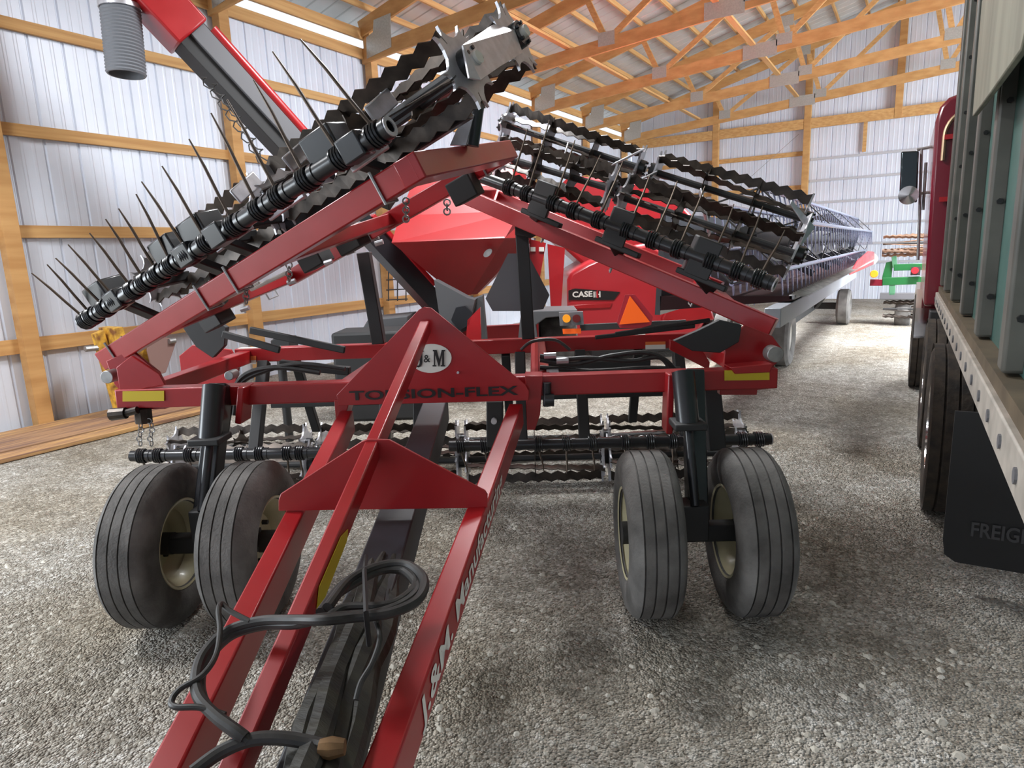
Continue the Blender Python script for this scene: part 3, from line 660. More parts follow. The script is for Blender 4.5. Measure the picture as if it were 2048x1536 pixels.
spline([(500, 1243, .83), (460, 1222, .84), (443, 1208, .85), (437, 1222, .85), (440, 1260, .83), (432, 1310, .81), (405, 1350, .8), (360, 1378, .79), (343, 1402, .78), (352, 1414, .78), (400, 1415, .78), (450, 1430, .77)], .8, .006, 'hose', hs)
spline([(750, 1238, .84), (760, 1275, .83), (745, 1325, .8), (722, 1365, .78), (712, 1400, .76)], .8, .006, 'hose', hs)
spline([(385, 1545, .72), (440, 1505, .73), (500, 1480, .74), (560, 1476, .74), (620, 1485, .73), (650, 1492, .73)], .72, .013, 'hose', hs)
mb = MB(); mb.tube([gz(x, y, z) for x, y, z in ((732, 1112, .79), (729, 1145, .88), (732, 1225, .89), (738, 1290, .8))], .006, 6); mb.build('cable_tie', BLKM, hs)
mb = MB(); mb.tube([gz(640, 1496, .73), gz(662, 1496, .73), gz(690, 1494, .73)], [.016, .02, .014], 10); tag(mb.build('hose_coupler', mat('dirty_brass', (.3, .17, .07), .6, metal=.3, noise=.5, nscale=20), hs), 'muddy brass coupler')

# ================================================================= GRAIN CART
gc = thing('grain_cart', 'red grain cart with funnel hopper and folded unloading auger, behind the harrow', 'grain cart', M(-.7, 8.3, 0))
CB = 7.2
def gp(pts, b): return [at(x, y, b) for x, y in pts]
# box: upper band, funnel
top = [M(-2.05, CB+.0, 2.55), M(.35, CB, 2.55), M(.35, CB+3.2, 2.55), M(-2.05, CB+3.2, 2.55)]
la, ra = at(782, 468, CB).dot(AX), at(1062, 470, CB).dot(AX); zb = at(960, 478, CB).z; zt2 = at(960, 425, CB+.35).z
mb = MB()
r1 = [M(la, CB, zb), M(ra-.28, CB, zb), M(ra, CB+.35, zb), M(ra, CB+3, zb), M(la, CB+3, zb)]
r2 = [M(la+.05, CB+.3, zt2+.0), M(ra-.1, CB+.35, zt2), M(ra+.02, CB+.6, zt2), M(ra+.02, CB+3, zt2), M(la+.05, CB+3, zt2)]
r3 = [M(la+.25, CB+.6, zt2+.55), M(ra-.2, CB+.6, zt2+.55), M(ra-.05, CB+.8, zt2+.55), M(ra-.05, CB+3, zt2+.55), M(la+.25, CB+3, zt2+.55)]
fb = at(930, 592, CB+.6); fz = fb.z; fa = fb.dot(AX)
r0_ = [M(fa-.12, CB+.75, fz), M(fa+.05, CB+.75, fz), M(fa+.12, CB+.9, fz), M(fa+.12, CB+2.2, fz), M(fa-.12, CB+2.2, fz)]
for lo, hi in ((r0_, r1), (r1, r2), (r2, r3)):
    mb.add(lo+hi, [(i, (i+1) % 5, 5+(i+1) % 5, 5+i) for i in range(5)])
mb.f.append((4, 3, 2, 1, 0))
hop = mb.build('hopper', REDD, gc, smooth=False)
so = hop.modifiers.new('s', 'SOLIDIFY'); so.thickness = .02
mb = MB(); c = at(976, 506, CB+.1); ex = (at(986, 498, CB+.1)-c); ey = (at(971, 497, CB+.1)-c)
mb.prism([c+ex*math.cos(2*PI*i/24)*.8+ey*math.sin(2*PI*i/24)*.6 for i in range(24)], -BX*.05); mb.build('badge', STL2, gc, smooth=False)
# auger
A0, A1 = V((-5.0, 6.5, .95)), V((-6.0, 4.05, 3.84)); ad = (A1-A0).normalized()
side = ad.cross(Z).normalized()
if side.dot(AX) < 0: side = -side
aup = side.cross(ad).normalized()
if aup.z < 0: aup = -aup
def abeam(name, t0, t1, w, h, m, off=V((0, 0, 0))): return hb(name, lerp(A0, A1, t0)+off, lerp(A0, A1, t1)+off, w, h, m, up=aup, parent=gc)
aa = abeam('auger_tube', .0, .38, .24, .22, BLK); abeam('auger_trim', .08, .36, .1, .05, RED, side*.1+aup*.13)
abeam('auger_tube', .4, 1.0, .3, .3, BLKM); abeam('auger_trim', .42, .95, .05, .16, GREYP, side*.16+aup*.05)
mb = MB(); mb.tube([lerp(A0, A1, .42)+side*.16+aup*.17, lerp(A0, A1, .93)+side*.16+aup*.17], .045, 14); mb.build('auger_line', RED, gc)
# head: pink-red head block and spout
hA = lerp(A0, A1, .95)
mb = MB(); mb.beam(hA, hA+ad*.75, .42, .36, aup); mb.build('auger_head', RED, gc, bev=.02)
s0_, s1_ = at(235, -30, 0.1) if False else gx(240, 14, -6.15), gx(253, 150, -6.15)
mb = MB(); c = s0_+Z*.0; mb.lathe([(0, .17), (-.001, .16), (.35, .2), (.45, .2)], c, Z, 20); mb.beam(c+Z*.3, hA+ad*.3, .34, .3); mb.build('spout', RED, gc)
pr = []; Lh = (s0_-s1_).length; n = 40
for i in range(n+1): pr.append((-Lh*i/n, .158+.006*math.sin(i*PI)+(.006 if i % 2 else -.004)))
pr += [(-Lh, .14), (0, .14)]
mb = MB(); mb.lathe(pr, s0_, (s0_-s1_).normalized(), 28); mb.build('spout_hose', mat('ribbed_grey_hose', (.17, .18, .2), .55), gc)
mb = MB(); mb.lathe([(-.02, .165), (-.02, .172), (.02, .172), (.02, .165)], s0_, Z, 24); mb.build('hose_band', STEEL, gc)
for off_ in (0, 22):
    mb = MB(); pts = []
    for i in range(40):
        t = i/39; x = 402+off_+(525-402)*t+8*math.sin(i*1.3); y = 150+off_*.6+(325-150)*t+5*math.cos(i*1.3); pts.append(at(x, y, 5.6))
    mb.tube(pts, .006, 5); mb.build('wire', HOSE, gc)
# chute, frame, fenders, wheels
def gpoly(name, pts, b, th, m, bev=0): mb = MB(); mb.prism(gp(pts, b), BX*th); return mb.build(name, m, gc, bev=bev, smooth=False)
gpoly('chute', [(868, 560), (935, 596), (950, 600), (935, 660), (918, 668), (880, 640)], 7.0, .3, BFEND)
gpoly('chute_mouth', [(912, 615), (930, 612), (945, 625), (938, 650), (918, 662), (902, 640)], 6.9, .1, BLK)
gpoly('support', [(935, 600), (966, 590), (975, 690), (950, 690)], 7.3, .15, BFEND, .01)
gpoly('frame_member', [(700, 668), (1110, 645), (1110, 700), (700, 705)], 8.6, .12, REDD)
gpoly('frame_member', [(935, 640), (960, 615), (962, 700), (930, 700)], 6.9, .1, RED)
gpoly('fender', [(1040, 640), (1060, 622), (1155, 620), (1155, 630), (1092, 636), (1072, 650), (1078, 700), (1034, 700)], 7.2, .6, BFEND, .01)
gpoly('fender', [(700, 700), (735, 640), (815, 632), (815, 700)], 7.2, .6, BFEND, .01)
def simple_wheel(name, c, ax, R, w, m, parent, rim=STL2, sub=True):
    mb = MB(); mb.lathe([(-w*.35, R*.5), (-w*.5, R*.7), (-w*.45, R*.92), (-w*.3, R), (w*.3, R), (w*.45, R*.92), (w*.5, R*.7), (w*.35, R*.5)], c, ax, 36); t = mb.build(name, m, parent)
    mb = MB(); mb.lathe([(-w*.36, R*.53), (-w*.3, R*.48), (-w*.05, R*.4), (-w*.05, .001)], c, ax, 28); mb.lathe([(w*.36, R*.53), (w*.3, R*.48), (w*.05, R*.4), (w*.05, .001)], c, ax, 28); mb.build('rim', rim, t if sub else parent); return t
for a in (-1.5, .28): simple_wheel('tyre', M(a, 7.9, .46), AX, .46, .45, TYRE, gc)
# light bar with lamps and orange triangle sign
hb('light_bar', at(1160, 655, 7.0), at(1372, 646, 7.0), .03, .07, BLKM, parent=gc)
gpoly('lamp_box', [(1118, 625), (1166, 623), (1168, 650), (1120, 652)], 6.95, .06, GREYP, .004)
for x, m in ((1133, LENSA), (1153, LENSD)):
    mb = MB(); mb.cyl(at(x, 637, 6.93), BX, .042, .03, 20); mb.build('lamp_lens', m, gc)
gpoly('reflector', [(1125, 658), (1162, 657), (1162, 667), (1126, 668)], 6.95, .01, SMV)
gpoly('warning_sign', [(1250, 590), (1270, 589), (1306, 634), (1302, 650), (1282, 656), (1240, 656), (1234, 645)], 6.9, .01, SMVR)
gpoly('warning_triangle', [(1260, 592), (1300, 644), (1239, 649)], 6.88, .01, SMV)
gpoly('ladder_post', [(1095, 488), (1130, 496), (1122, 622), (1102, 622)], 8.2, .12, RED)
gpoly('ladder_panel', [(1058, 478), (1092, 486), (1080, 555), (1060, 530)], 8.1, .05, RED)
gpoly('reflector', [(1061, 494), (1071, 494), (1071, 503), (1061, 503)], 8.08, .01, WHITE)
gpoly('reflector', [(1078, 494), (1088, 494), (1088, 503), (1078, 503)], 8.08, .01, WHITE)

# ================================================================= COMBINE
co = thing('combine_harvester', 'red combine harvester with white lettering on a black stripe, parked behind the grain cart', 'combine', M(2.2, 11, 0))
DB = 9.6
mb = MB(); P = [(1134, 560), (1140, 545), (1175, 525), (1230, 500), (1300, 485), (1420, 560), (1425, 620), (1385, 690), (1135, 690)]
mb.prism(gp(P, DB), BX*2.4); mb.build('body', REDC, co, bev=.06)
mb = MB(); mb.prism(gp([(1090, 400), (1140, 350), (1330, 370), (1420, 470), (1400, 560), (1200, 560), (1110, 480)], DB+.8), BX*2.2); mb.build('grain_tank', REDC, co, bev=.05)
mb = MB(); mb.prism(gp([(1322, 640), (1345, 595), (1420, 600), (1430, 640), (1330, 648)], DB-.08), BX*.12); mb.build('side_panel', RED, co, bev=.03)
mb = MB(); mb.prism(gp([(1137, 581), (1150, 577), (1240, 584), (1228, 600), (1137, 600)], DB-.02), BX*.05); st = mb.build('stripe', INK, co, smooth=False)
p, q = at(1145, 595, DB-.03), at(1185, 595, DB-.03); text('lettering', 'CASE', p, AX, Z, (q-p).length, .085, WHITE, co, .03)
p, q = at(1187, 595, DB-.03), at(1201, 595, DB-.03); text('lettering', 'IH', p, AX, Z, (q-p).length, .085, WHITE, co, .03)
mb = MB(); mb.prism(gp([(1192, 583), (1196, 580), (1197, 596), (1193, 596)], DB-.035), BX*.004); mb.build('logo', RED, co, smooth=False)
mb = MB(); mb.prism(gp([(1138, 610), (1225, 606), (1220, 616), (1140, 619)], DB-.03), BX*.05); mb.build('trim_ridge', RED, co, bev=.01)
hb('chassis', at(1180, 692, DB+.3), at(1420, 668, DB+.3), .5, .3, BLKM, parent=co)
simple_wheel('tyre', M(at(1200, 690, DB+.8).dot(AX), DB+.8, .6), AX, .6, .45, TYRE, co)
simple_wheel('tyre', M(at(1420, 690, DB+.8).dot(AX), DB+.8, .6), AX, .6, .45, TYRE, co)

# ================================================================= HEADER on its trailer
hd = thing('combine_header', 'long combine header with steel reel fingers riding on a wheeled carrier', 'header', (-1.1, 11, 0))
Y0, Y2 = 5.8, 16.4
RC = V((-1.22, 0, 1.66)); RR = .4
angs = [math.radians(a) for a in (15, 75, 135, 195, 255, 315)]
bats = []
for k, a in enumerate(angs):
    x, z = RC.x+RR*math.cos(a), RC.z+RR*math.sin(a)
    mb = MB(); mb.tube([(x, Y0, z), (x, Y2, z)], .022, 10)
    bt = mb.build('reel_bat', SEED, hd)
    mb = MB(); y = Y0+.05
    dx, dz = (.02, -.26) if k != 1 else (.06, -.25)
    while y < Y2:
        mb.add([(x-.008, y-.014, z), (x+.008, y-.014, z), (x+.008, y+.014, z), (x-.008, y+.014, z), (x+dx, y-.006, z+dz), (x+dx+.006, y-.006, z+dz), (x+dx+.006, y+.006, z+dz), (x+dx, y+.006, z+dz)],
               [(3, 2, 1, 0), (4, 5, 6, 7), (0, 1, 5, 4), (1, 2, 6, 5), (2, 3, 7, 6), (3, 0, 4, 7)]); y += .27
    f_ = mb.build('reel_fingers', SEED, bt, smooth=False); f_['kind'] = 'stuff'
for y in (Y0, 8.5, 10.4, 12.3, 14.2, Y2):
    mb = MB()
    for k in range(6):
        a, b_ = angs[k], angs[(k+1) % 6]; p = V((RC.x+RR*math.cos(a), y, RC.z+RR*math.sin(a))); q = V((RC.x+RR*math.cos(b_), y, RC.z+RR*math.sin(b_)))
        mb.beam(p, q, .01, .04, up=Y1); mb.beam(V((RC.x, y, RC.z)), p, .01, .04, up=Y1)
    mb.build('reel_spider', BLKM, hd, smooth=False)
mb = MB(); mb.tube([(RC.x, Y0, RC.z), (RC.x, Y2, RC.z)], .09, 14); mb.build('reel_tube', BLKM, hd)
mb = MB(); mb.prism([(-2.0, Y0, 1.0), (-1.95, Y0, 1.9), (-1.9, Y0, 1.9), (-1.95, Y0, 1.0)], (0, Y2-Y0, 0)); mb.build('back_sheet', BLK, hd, smooth=False)
mb = MB(); mb.prism([(-1.95, Y0, 1.04), (-.84, Y0, 1.13), (-.84, Y0, 1.17), (-1.95, Y0, 1.17)], (0, Y2-Y0, 0)); mb.build('draper_deck', mat('header_deck', (.03, .014, .015), .9, spec=.1), hd, smooth=False)
mb = MB(); y = Y0+.05
while y < Y2: mb.add([(-.84, y-.02, 1.16), (-.84, y+.02, 1.16), (-.72, y, 1.165), (-.84, y, 1.2)], [(0, 1, 2), (0, 2, 3), (1, 3, 2), (0, 3, 1)]); y += .12
f_ = mb.build('knife_guards', STL2, hd, smooth=False); f_['kind'] = 'stuff'
hb('knife_bar', V((-.84, Y0, 1.16)), V((-.84, Y2, 1.16)), .05, .04, STL2, parent=hd)
hb('carrier_beam', V((-.9, 5.3, 1.04)), V((-.9, 12.8, 1.04)), .12, .15, BLUG, parent=hd)
mb = MB(); mb.prism([(-.8, 10.5, 1.12), (-.8, 16.3, 1.06), (-.8, 16.5, 1.2), (-.8, 16.2, 1.34), (-.8, 14.5, 1.38), (-.8, 12, 1.28)], (.05, 0, 0)); mb.build('end_divider', RED, hd, bev=.02)
mb = MB(); mb.prism([(-2.0, Y2+.02, 1.2), (-1.2, Y2+.02, 1.3), (-1.05, Y2+.02, 1.75), (-1.7, Y2+.02, 2.2), (-2.0, Y2+.02, 2.15)], (0, .04, 0)); mb.build('end_sheet', BLK, hd, bev=.01)
mb = MB(); mb.tube([(-.84, Y2, 1.18), (-.82, Y2+.6, 1.16), (-.8, Y2+1.3, 1.2)], [.15, .12, .03], 12); tag(mb.build('divider_tip', WHITE, hd), 'white divider tip')
for y, s in ((8.0, 1), (9.6, 1), (11.2, 1), (12.8, 1), (14.4, 1), (15.6, 1)):
    hb('reel_arm', V((-1.95, y, 1.8)), V((-.95, y, 1.25)), .04, .07, BLK, parent=hd)
    mb = MB(); mb.cyl((-1.3, y, 1.5), Y1, .1, .25, 12); mb.build('reel_motor', STL2, hd)
hb('axle_frame', V((-2.1, 9.15, .36)), V((-1.35, 9.15, .36)), .1, .12, BLKM, parent=hd)
hb('axle_frame', V((-1.9, 14.2, .36)), V((-1.2, 14.2, .36)), .1, .12, BLKM, parent=hd)
hb('axle_frame', V((-1.6, 9.1, .4)), V((-1.6, 14.3, .4)), .1, .12, BLKM, parent=hd)
hb('strut', V((-1.5, 9.2, .42)), V((-1.15, 8.6, .88)), .06, .06, BLUG, parent=hd)
hb('strut', V((-1.5, 13.2, .42)), V((-1.15, 12.4, .88)), .06, .06, BLKM, parent=hd)
simple_wheel('tyre', V((-1.42, 9.2, .38)), X1, .38, .24, TYREL, hd, WHITE)
simple_wheel('tyre', V((-2.15, 9.2, .38)), X1, .38, .24, TYREL, hd, WHITE)
simple_wheel('tyre', V((-1.12, 14.25, .34)), X1, .34, .24, TYREL, hd, WHITE)

# ================================================================= GREEN ROLLING HARROW far back
gh = thing('green_harrow', 'small green rolling harrow with amber and red lamps, beside the truck at the far wall', 'harrow', gz(1805, 652, 0))
GY = 14.2
def gpl(name, pts, th, m, Yv=GY, bev=.005): mb = MB(); mb.prism([gy(x, y, Yv) for x, y in pts], (0, th, 0)); return mb.build(name, m, gh, bev=bev)
hbg = lambda name, p, q, w, h, m, Yv=GY: hb(name, gy(*p, Yv), gy(*q, Yv), w, h, m, parent=gh, up=Z if abs(p[0]-q[0]) > abs(p[1]-q[1]) else X1)
hbg('frame_beam', (1788, 535), (1850, 533), .1, .12, GREEN); hbg('frame_beam', (1765, 563), (1850, 560), .12, .14, GREEN)
gpl('side_plate', [(1764, 555), (1772, 525), (1786, 522), (1782, 568), (1765, 570)], .1, GREEN)
hbg('post', (1788, 512), (1790, 535), .08, .08, LGREEN); hbg('post', (1785, 566), (1784, 590), .1, .1, LGREEN)
hbg('drawbar', (1740, 565), (1766, 565), .1, .12, MAR); hbg('gang_beam', (1760, 592), (1850, 592), .1, .12, GREYP)
mb = MB(); mb.lathe([(-.02, .001), (-.02, .06), (.01, .07), (.02, .001)], gy(1748, 548, GY-.1), Y1, 18); tag(mb.build('marker_lamp', LENSA, gh), 'amber lamp')
mb = MB(); mb.box(gy(1831, 542, GY-.1), .15, .06, .15); mb.build('lamp_box', BLKM, gh)
mb = MB(); mb.cyl(gy(1830, 541, GY-.14), Y1, .055, .04, 18); tag(mb.build('tail_lamp', LENSR, gh), 'lit red lamp')
def groll(x0, x1, y, R, m):
    p0, p1 = gy(x0, y, GY), gy(x1, y, GY); p1.z = p0.z; w = (p1-p0).normalized(); L_ = (p1-p0).length
    mb = MB(); mb.tube([p0, p1], .02, 8); ax = mb.build('roller_shaft', BLKM, gh)
    for k in range(6):
        a = k*PI/3; vs = []; fs = []; n = int(L_/.05)
        for i in range(n+1):
            s = .01*(1 if i % 2 else -1); e = V((0, math.cos(a+i*.03), math.sin(a+i*.03))); p = p0+w*(L_*i/n)
            vs += [p+e*(R+s), p+e*(R-.05+s)]
        for i in range(n): fs.append((2*i, 2*i+1, 2*i+3, 2*i+2))
        mb = MB(); mb.add(vs, fs); o_ = mb.build('blade', m, ax, smooth=False); q = o_.modifiers.new('t', 'SOLIDIFY'); q.thickness = .008
RUSTB = mat('rusty_blade', (.22, .12, .07), .6, noise=.5, nscale=9)
groll(1766, 1850, 488, .17, RUSTB); groll(1764, 1850, 506, .08, RUSTB); groll(1766, 1846, 618, .17, BLADE)
simple_wheel('tyre', gy(1805, 630, GY+.2), X1, .25, .26, TYRE, gh)

# ================================================================= GRAIN TRUCK
tr = thing('grain_truck', 'maroon grain truck with ribbed grey and teal box, parked along the right side', 'truck', (1.4, 5, 0))
TD = V((-.0105, 1, 0)).normalized(); TS = V((TD.y, -TD.x, 0))
def T(x, y, z): return V((.27, 0, 0))+TS*x+TD*y+Z*z       # x inboard from the box side
def tbox(name, x0, x1, y0, y1, z0, z1, m, bev=0, parent=tr):
    mb = MB(); mb.hexa([T(x0, y0, z0), T(x1, y0, z0), T(x1, y1, z0), T(x0, y1, z0), T(x0, y0, z1), T(x1, y0, z1), T(x1, y1, z1), T(x0, y1, z1)]); return mb.build(name, m, parent, bev=bev)
bx = tbox('box_panel', .06, 2.4, 1.35, 6.95, 1.16, 3.95, TEAL)
for y in (1.65, 2.52, 3.4, 4.33, 5.27, 6.2, 6.87):
    rb = tbox('box_rib', .005, .07, y-.055, y+.055, 1.18, 3.9, RIBG, .012, bx)
for y in (1.65, 2.52, 3.4, 4.33, 5.27, 6.2):
    for k in range(6): mb = MB(); mb.cyl(T(.04, y-.055, 1.35+k*.38), TD, .012, .03, 6); mb.build('rib_bolt', INK, bx)
tbox('box_sill', -.0, .3, 1.35, 6.95, 1.1, 1.17, SILL)
rl = tbox('box_rail', -.02, .03, 1.35, 6.95, 1.0, 1.12, RAIL, .006)
mb = MB(); y = 1.5
while y < 6.9: mb = MB(); mb.cyl(T(-.022, y, 1.06), TS, .02, .008, 10); mb.build('rivet', GREYP, rl); y += .3
# plywood side board leaning across the ribs, dark gap under it
mb = MB(); bp = lambda x, y: (lambda d: EYE+d*((.23)/(d.x+.0105*d.y)))(ray(x, y))
mb.prism([bp(*q) for q in ((1956, 232), (1990, 190), (2060, 98), (2100, -60), (2000, -70), (1975, 0))], -TS*.02); tag(mb.build('side_board', TANP, tr, bev=.004), 'weathered plywood board')
bq = lambda x, y: (lambda d: EYE+d*((.27)/(d.x+.0105*d.y)))(ray(x, y))
tbox('floor_frame', .2, 2.2, 1.4, 6.8, .9, 1.1, BLKM); tbox('chassis_rail', .75, .85, 2.2, 10.2, .72, .9, BLKM); tbox('chassis_rail', 1.6, 1.7, 2.2, 10.2, .72, .9, BLKM)
def ttyre(y, x, R=.495, w=.27):
    c = T(x+w/2, y, R); mb = MB(); pr = [(-.1, R*.55), (-w*.5, R*.7), (-w*.49, R*.9), (-w*.42, R*.985)]
    for k in range(4): xx = -w*.36+w*.72*k/3.; pr += [(xx-.03, R), (xx+.02, R), (xx+.022, R-.012), (xx+.028, R-.012)]
    pr += [(w*.42, R*.985), (w*.49, R*.9), (w*.5, R*.7), (.1, R*.55)]
    mb.lathe(pr, c, TS, 48); t = mb.build('tyre', TYRET, tr)
    mb = MB(); mb.lathe([(-w*.42, R*.58), (-w*.45, R*.56), (-w*.2, R*.5), (-.03, R*.42), (-.03, .14), (-.09, .12), (-.09, .001)], c, TS, 32); mb.build('rim', CHROME, t)
for y in (4.5, 5.9): ttyre(y, -.1); ttyre(y, .24); ttyre(y, 1.9)
ttyre(8.35, -.16, .5); ttyre(8.35, 2.0, .5)
mb = MB()
fl = [T(-.035, 3.42, .23), T(-.025, 3.42, .16), T(.02, 3.42, .13), T(.6, 3.42, .13), T(.6, 3.42, .84), T(-.035, 3.42, .84)]
mb.prism(fl, TD*.015); mf = mb.build('mud_flap', BLKM, tr, smooth=False)
p = T(.066, 3.415, .27); FL = mat('flap_lettering', (.075, .075, .08), .6)
text('lettering', 'FREIGHTLINER', p, TS, Z, .46, .07, FL, mf, .02, .004)
# fender strips between tyres
for y in (4.5, 5.9):
    mb = MB(); vs = []; n = 14
    pass
# cab
mb = MB(); cz0, cz1 = .98, 2.92
cz1 = 2.8; cs = [T(-.1, 7.1, cz0), T(2.2, 7.1, cz0), T(2.2, 7.1, cz1-.1), T(2.0, 7.1, cz1), T(.06, 7.1, cz1), T(-.04, 7.1, cz1-.03), T(-.1, 7.1, cz1-.1), T(-.126, 7.1, cz1-.22)]
mb.prism(cs, TD*1.7); cab = mb.build('cab', MAR, tr, bev=.03)
mb = MB(); pts = [T(.12+.17*math.cos(PI-a), 7.08, 2.45+.2*math.sin(a)) for a in [i*PI/2/8 for i in range(9)]]; mb.tube([T(-.05, 7.08, 2.25)]+pts, .016, 8); mb.build('cab_trim', GOLD, cab)
for z_ in (2.42, 1.9): tbox('cab_stripe', -.05, .6, 7.05, 7.08, z_, z_+.04, RED, 0, cab)
tbox('hood', .25, 2.0, 8.8, 10.3, .98, 1.75, MAR, .1)
mb = MB()
prf = [(7.6, .62), (7.7, .88), (7.95, 1.05), (8.35, 1.1), (8.75, 1.04), (9.0, .85), (9.1, .6)]
for (ya, za), (yb, zb_) in zip(prf[:-1], prf[1:]):
    mb.hexa([T(-.15, ya, za), T(.4, ya, za), T(.4, yb, zb_), T(-.15, yb, zb_), T(-.15, ya, za+.03), T(.4, ya, za+.03), T(.4, yb, zb_+.03), T(-.15, yb, zb_+.03)])
mb.build('fender', CHROME, tr)
mb = MB(); mb.tube([T(.4, 7.25, .62), T(.4, 8.0, .62)], .28, 24); tag(mb.build('fuel_tank', CHROME, tr), 'chrome fuel tank')
tbox('step', -.05, .3, 6.95, 7.2, .75, .95, BLKM, .01)
# mirror
mb = MB(); mb.prism([gy(x, y, 7.9) for x, y in ((1802, 303), (1838, 301), (1834, 405), (1798, 402))], (0, .07, 0)); mi = mb.build('mirror', MIRR, tr, bev=.015)
mb = MB(); mb.lathe([(-.01, .001), (-.02, .05), (0, .083), (.04, .09), (.05, .001)], gy(1817, 391, 7.9), -Y1, 24); mb.build('round_mirror', CHROME, tr)
mb = MB()
for p_ in (((1834, 300), (1870, 292), 8.0), ((1843, 298), (1836, 520), 8.0), ((1852, 325), (1846, 420), 8.0), ((1834, 388), (1862, 384), 8.0)):
    mb.tube([gy(*p_[0], p_[2]), gy(*p_[1], p_[2])], .014, 8)
mb.build('mirror_arm', STL2, tr)

# ================================================================= LEFT WALL THINGS
bds = [(-7.32, .27, 0, BOARDY, 'stained board against the wall, innermost of the row'), (-7.04, .27, 0, BOARD, 'stained board second from the wall in the row'), (-6.76, .27, 0, BOARD, 'stained board third from the wall in the row'), (-6.50, .22, 0, BOARDY, 'stained board nearest the harrow in the row')]
bds = [(-7.54,)+bds[0][1:], (-7.25,)+bds[1][1:], (-6.96,)+bds[2][1:], (-6.67,)+bds[3][1:]]
for i, (x, w_, z_, m, lab) in enumerate(bds):
    mb = MB(); y0, y1 = .4+i*.12, 5.4+.1*(i % 2)
    mb.box((x+.03*0, (y0+y1)/2, .045), w_, y1-y0, .05 if i < 3 else .04)
    for yy in (y0+.02,): pass
    o = mb.build('wooden_board', m, bev=.006, loc=(x, (y0+y1)/2, 0)); o.location.z = -.02; tag(o, lab, 'board', 'boards laid along the left wall')
yl = thing('rusty_yellow_frame', 'rusty yellow steel attachment standing on the boards by the left wall', 'steel attachment', gx(270, 818, -7.2))
XY = -7.2
def yp(name, pts, th, m, X=XY): mb = MB(); mb.prism([gx(x, y, X) for x, y in pts], (th, 0, 0)); return mb.build(name, m, yl, bev=.006)
yp('side_leg', [(181, 668), (200, 660), (240, 780), (250, 818), (226, 820)], .08, YRUST)
yp('side_plate', [(200, 690), (300, 672), (345, 680), (336, 705), (318, 740), (305, 758), (306, 806), (236, 818), (215, 760)], .03, YRUST, XY-.05)
yp('cross_tube', [(196, 655), (215, 652), (228, 690), (205, 700)], .3, YRUST, XY-.1)
yp('face_plate', [(300, 668), (352, 680), (330, 745), (305, 752), (292, 700)], .02, mat('dull_primer', (.28, .17, .15), .6), XY+.04)
mb = MB(); mb.tube([gx(338, 683, XY+.08), gx(350, 681, XY+.08)], .03, 10); mb.tube([gx(170, 698, XY+.05), gx(200, 695, XY+.05)], .03, 8); mb.build('pin', STL2, yl)
# black box unit behind the main beam at the left + dark equipment
mb = MB(); mb.prism([at(x, y, 5.6) for x, y in ((540, 682), (550, 675), (578, 676), (583, 705), (545, 705))], BX*.2)
mb.tube([at(560, 700, 5.7), M(at(560, 700, 5.7).dot(AX), 5.7, 0)], .04, 8)
tag(mb.build('black_post', BLKM, bev=.01), 'small black capped post behind the left end of the harrow', 'post')
bn = MB(); ctr = gz(780, 690, .0)
ctr = M(at(775, 690, 6.6).dot(AX), 6.6, 0); bn.box(ctr+Z*.45, 1.0, .5, .9, AX, BX); tag(bn.build('dark_bin', BLKM, bev=.03), 'dark low bin on the gravel behind the harrow frame', 'bin')
hr = MB()
for k in range(5): hr.tube([gx(770+k*0+3, 520+k*20, -7.5), gx(815, 518+k*20, -7.5)], .01, 6)
for x in (777, 795, 812): hr.tube([gx(x, 515, -7.5), gx(x, 602, -7.5)], .01, 6)
tag(hr.build('wire_rack', BLKM), 'black wire rack hung on the left wall behind the grain cart auger', 'rack')

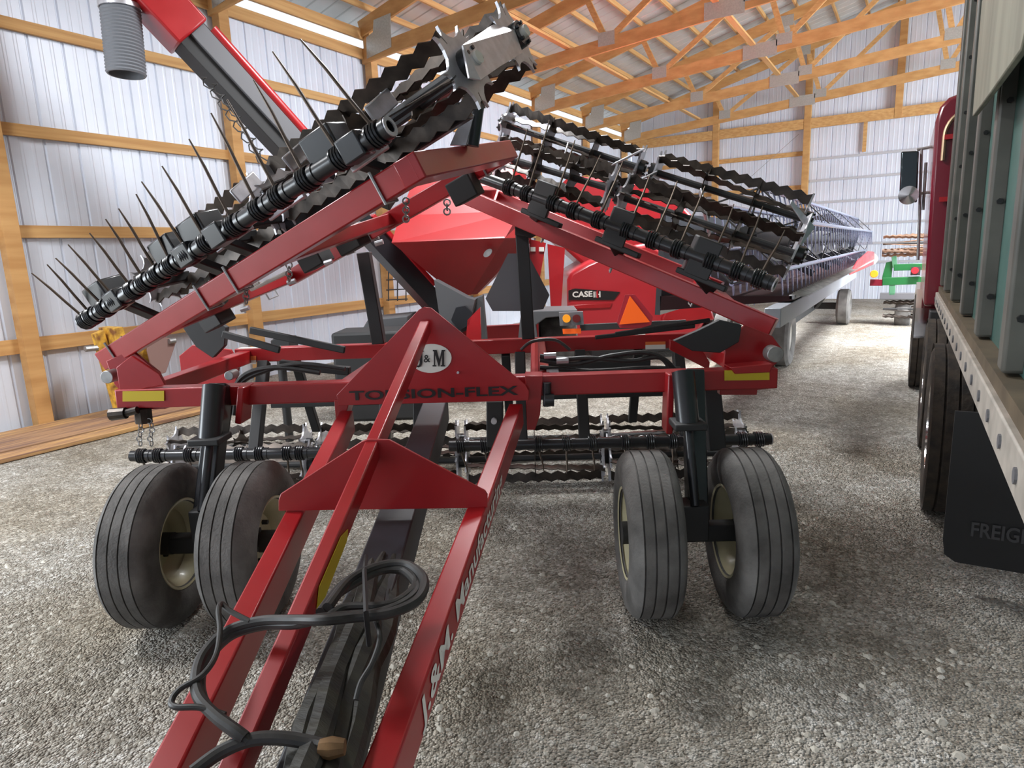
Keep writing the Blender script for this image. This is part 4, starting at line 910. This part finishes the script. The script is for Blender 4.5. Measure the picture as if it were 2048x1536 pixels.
# ================================================================= loose pebbles
mb = MB(); rnd = random.Random(3)
for i in range(5200):
    u_ = rnd.random(); x = rnd.uniform(-5.6, 2.6); y = -1+7*u_**1.2+.35*0
    q = V((x, y, 0))
    if q.y < .0: continue
    if any((q-M(a_, 2.74, 0)).length < .3 for a_ in (-1.745, -1.30, .47, .905)) or (q.x > -.1 and q.y > 2.9) or q.dot(BX) > 3.7: continue
    s = rnd.uniform(.006, .015)*(1+.4*rnd.random()); a = rnd.random()*PI
    ex = V((math.cos(a), math.sin(a), 0))*s*rnd.uniform(.8, 1.4); ey = V((-math.sin(a), math.cos(a), 0))*s*rnd.uniform(.6, 1); hz = s*rnd.uniform(.4, .7)
    mb.add([q+ex, q+ex*.4+ey, q-ex*.7+ey*.7, q-ex, q-ex*.3-ey, q+ex*.6-ey*.7, q+Z*hz+ex*.4+ey*.2, q+Z*hz*.95-ex*.4+ey*.2, q+Z*hz*.9-ey*.3],
           [(0, 1, 6), (1, 2, 7), (1, 7, 6), (2, 3, 7), (3, 4, 8), (3, 8, 7), (4, 5, 8), (5, 0, 6), (5, 6, 8), (6, 7, 8)])
tag(mb.build('loose_gravel', STONE, smooth=False), kind='stuff', label='loose pebbles scattered over the gravel floor', cat='gravel')

# ================================================================= LIGHT
W = bpy.data.worlds.new('world'); bpy.context.scene.world = W; W.use_nodes = True
bg = W.node_tree.nodes['Background']; bg.inputs[0].default_value = (.82, .9, 1, 1); bg.inputs[1].default_value = 0.9
def area(name, loc, target, sx, sy_, power, col=(1, 1, 1)):
    ld = bpy.data.lights.new(name, 'AREA'); ld.shape = 'RECTANGLE'; ld.size = sx; ld.size_y = sy_; ld.energy = power; ld.color = col
    o = bpy.data.objects.new(name, ld); C.objects.link(o); o.location = loc
    o.rotation_euler = (V(target)-V(loc)).to_track_quat('-Z', 'Y').to_euler(); return o
area('daylight_right_door', (XR-.1, 11, 2.4), (0, 11, 2.2), 8, 4.5, 2100, (.84, .93, 1))
area('daylight_left_door', (XL+.1, -3.1, 1.5), (0, -1.5, 1.3), 4.4, 2.8, 330, (.86, .94, 1))
for i, (x, y) in enumerate(((-5.2, .2), (-3.2, 5.2), (-3.2, 11), (5, 9), (1, 12.5))):
    area('overhead_fill', (x, y, 4.85), (x, y, 0), 1.2, 1.2, [200, 230, 420, 260, 470][i], (.96, .98, 1)).data.spread = [3.1, 3.1, 2.0, 2.4, 2.3][i]  # unseen fill lights added overhead to brighten the floor and machine tops
sc = bpy.context.scene
sc.view_settings.view_transform = 'Standard'; sc.view_settings.look = 'None'; sc.view_settings.gamma = 1; sc.view_settings.exposure = 0.5
sc.view_settings.use_curve_mapping = False
sc.cycles.max_bounces = 8; sc.cycles.diffuse_bounces = 5; sc.cycles.use_denoising = True
for o in bpy.data.objects:
    if '_o' in o: del o['_o']
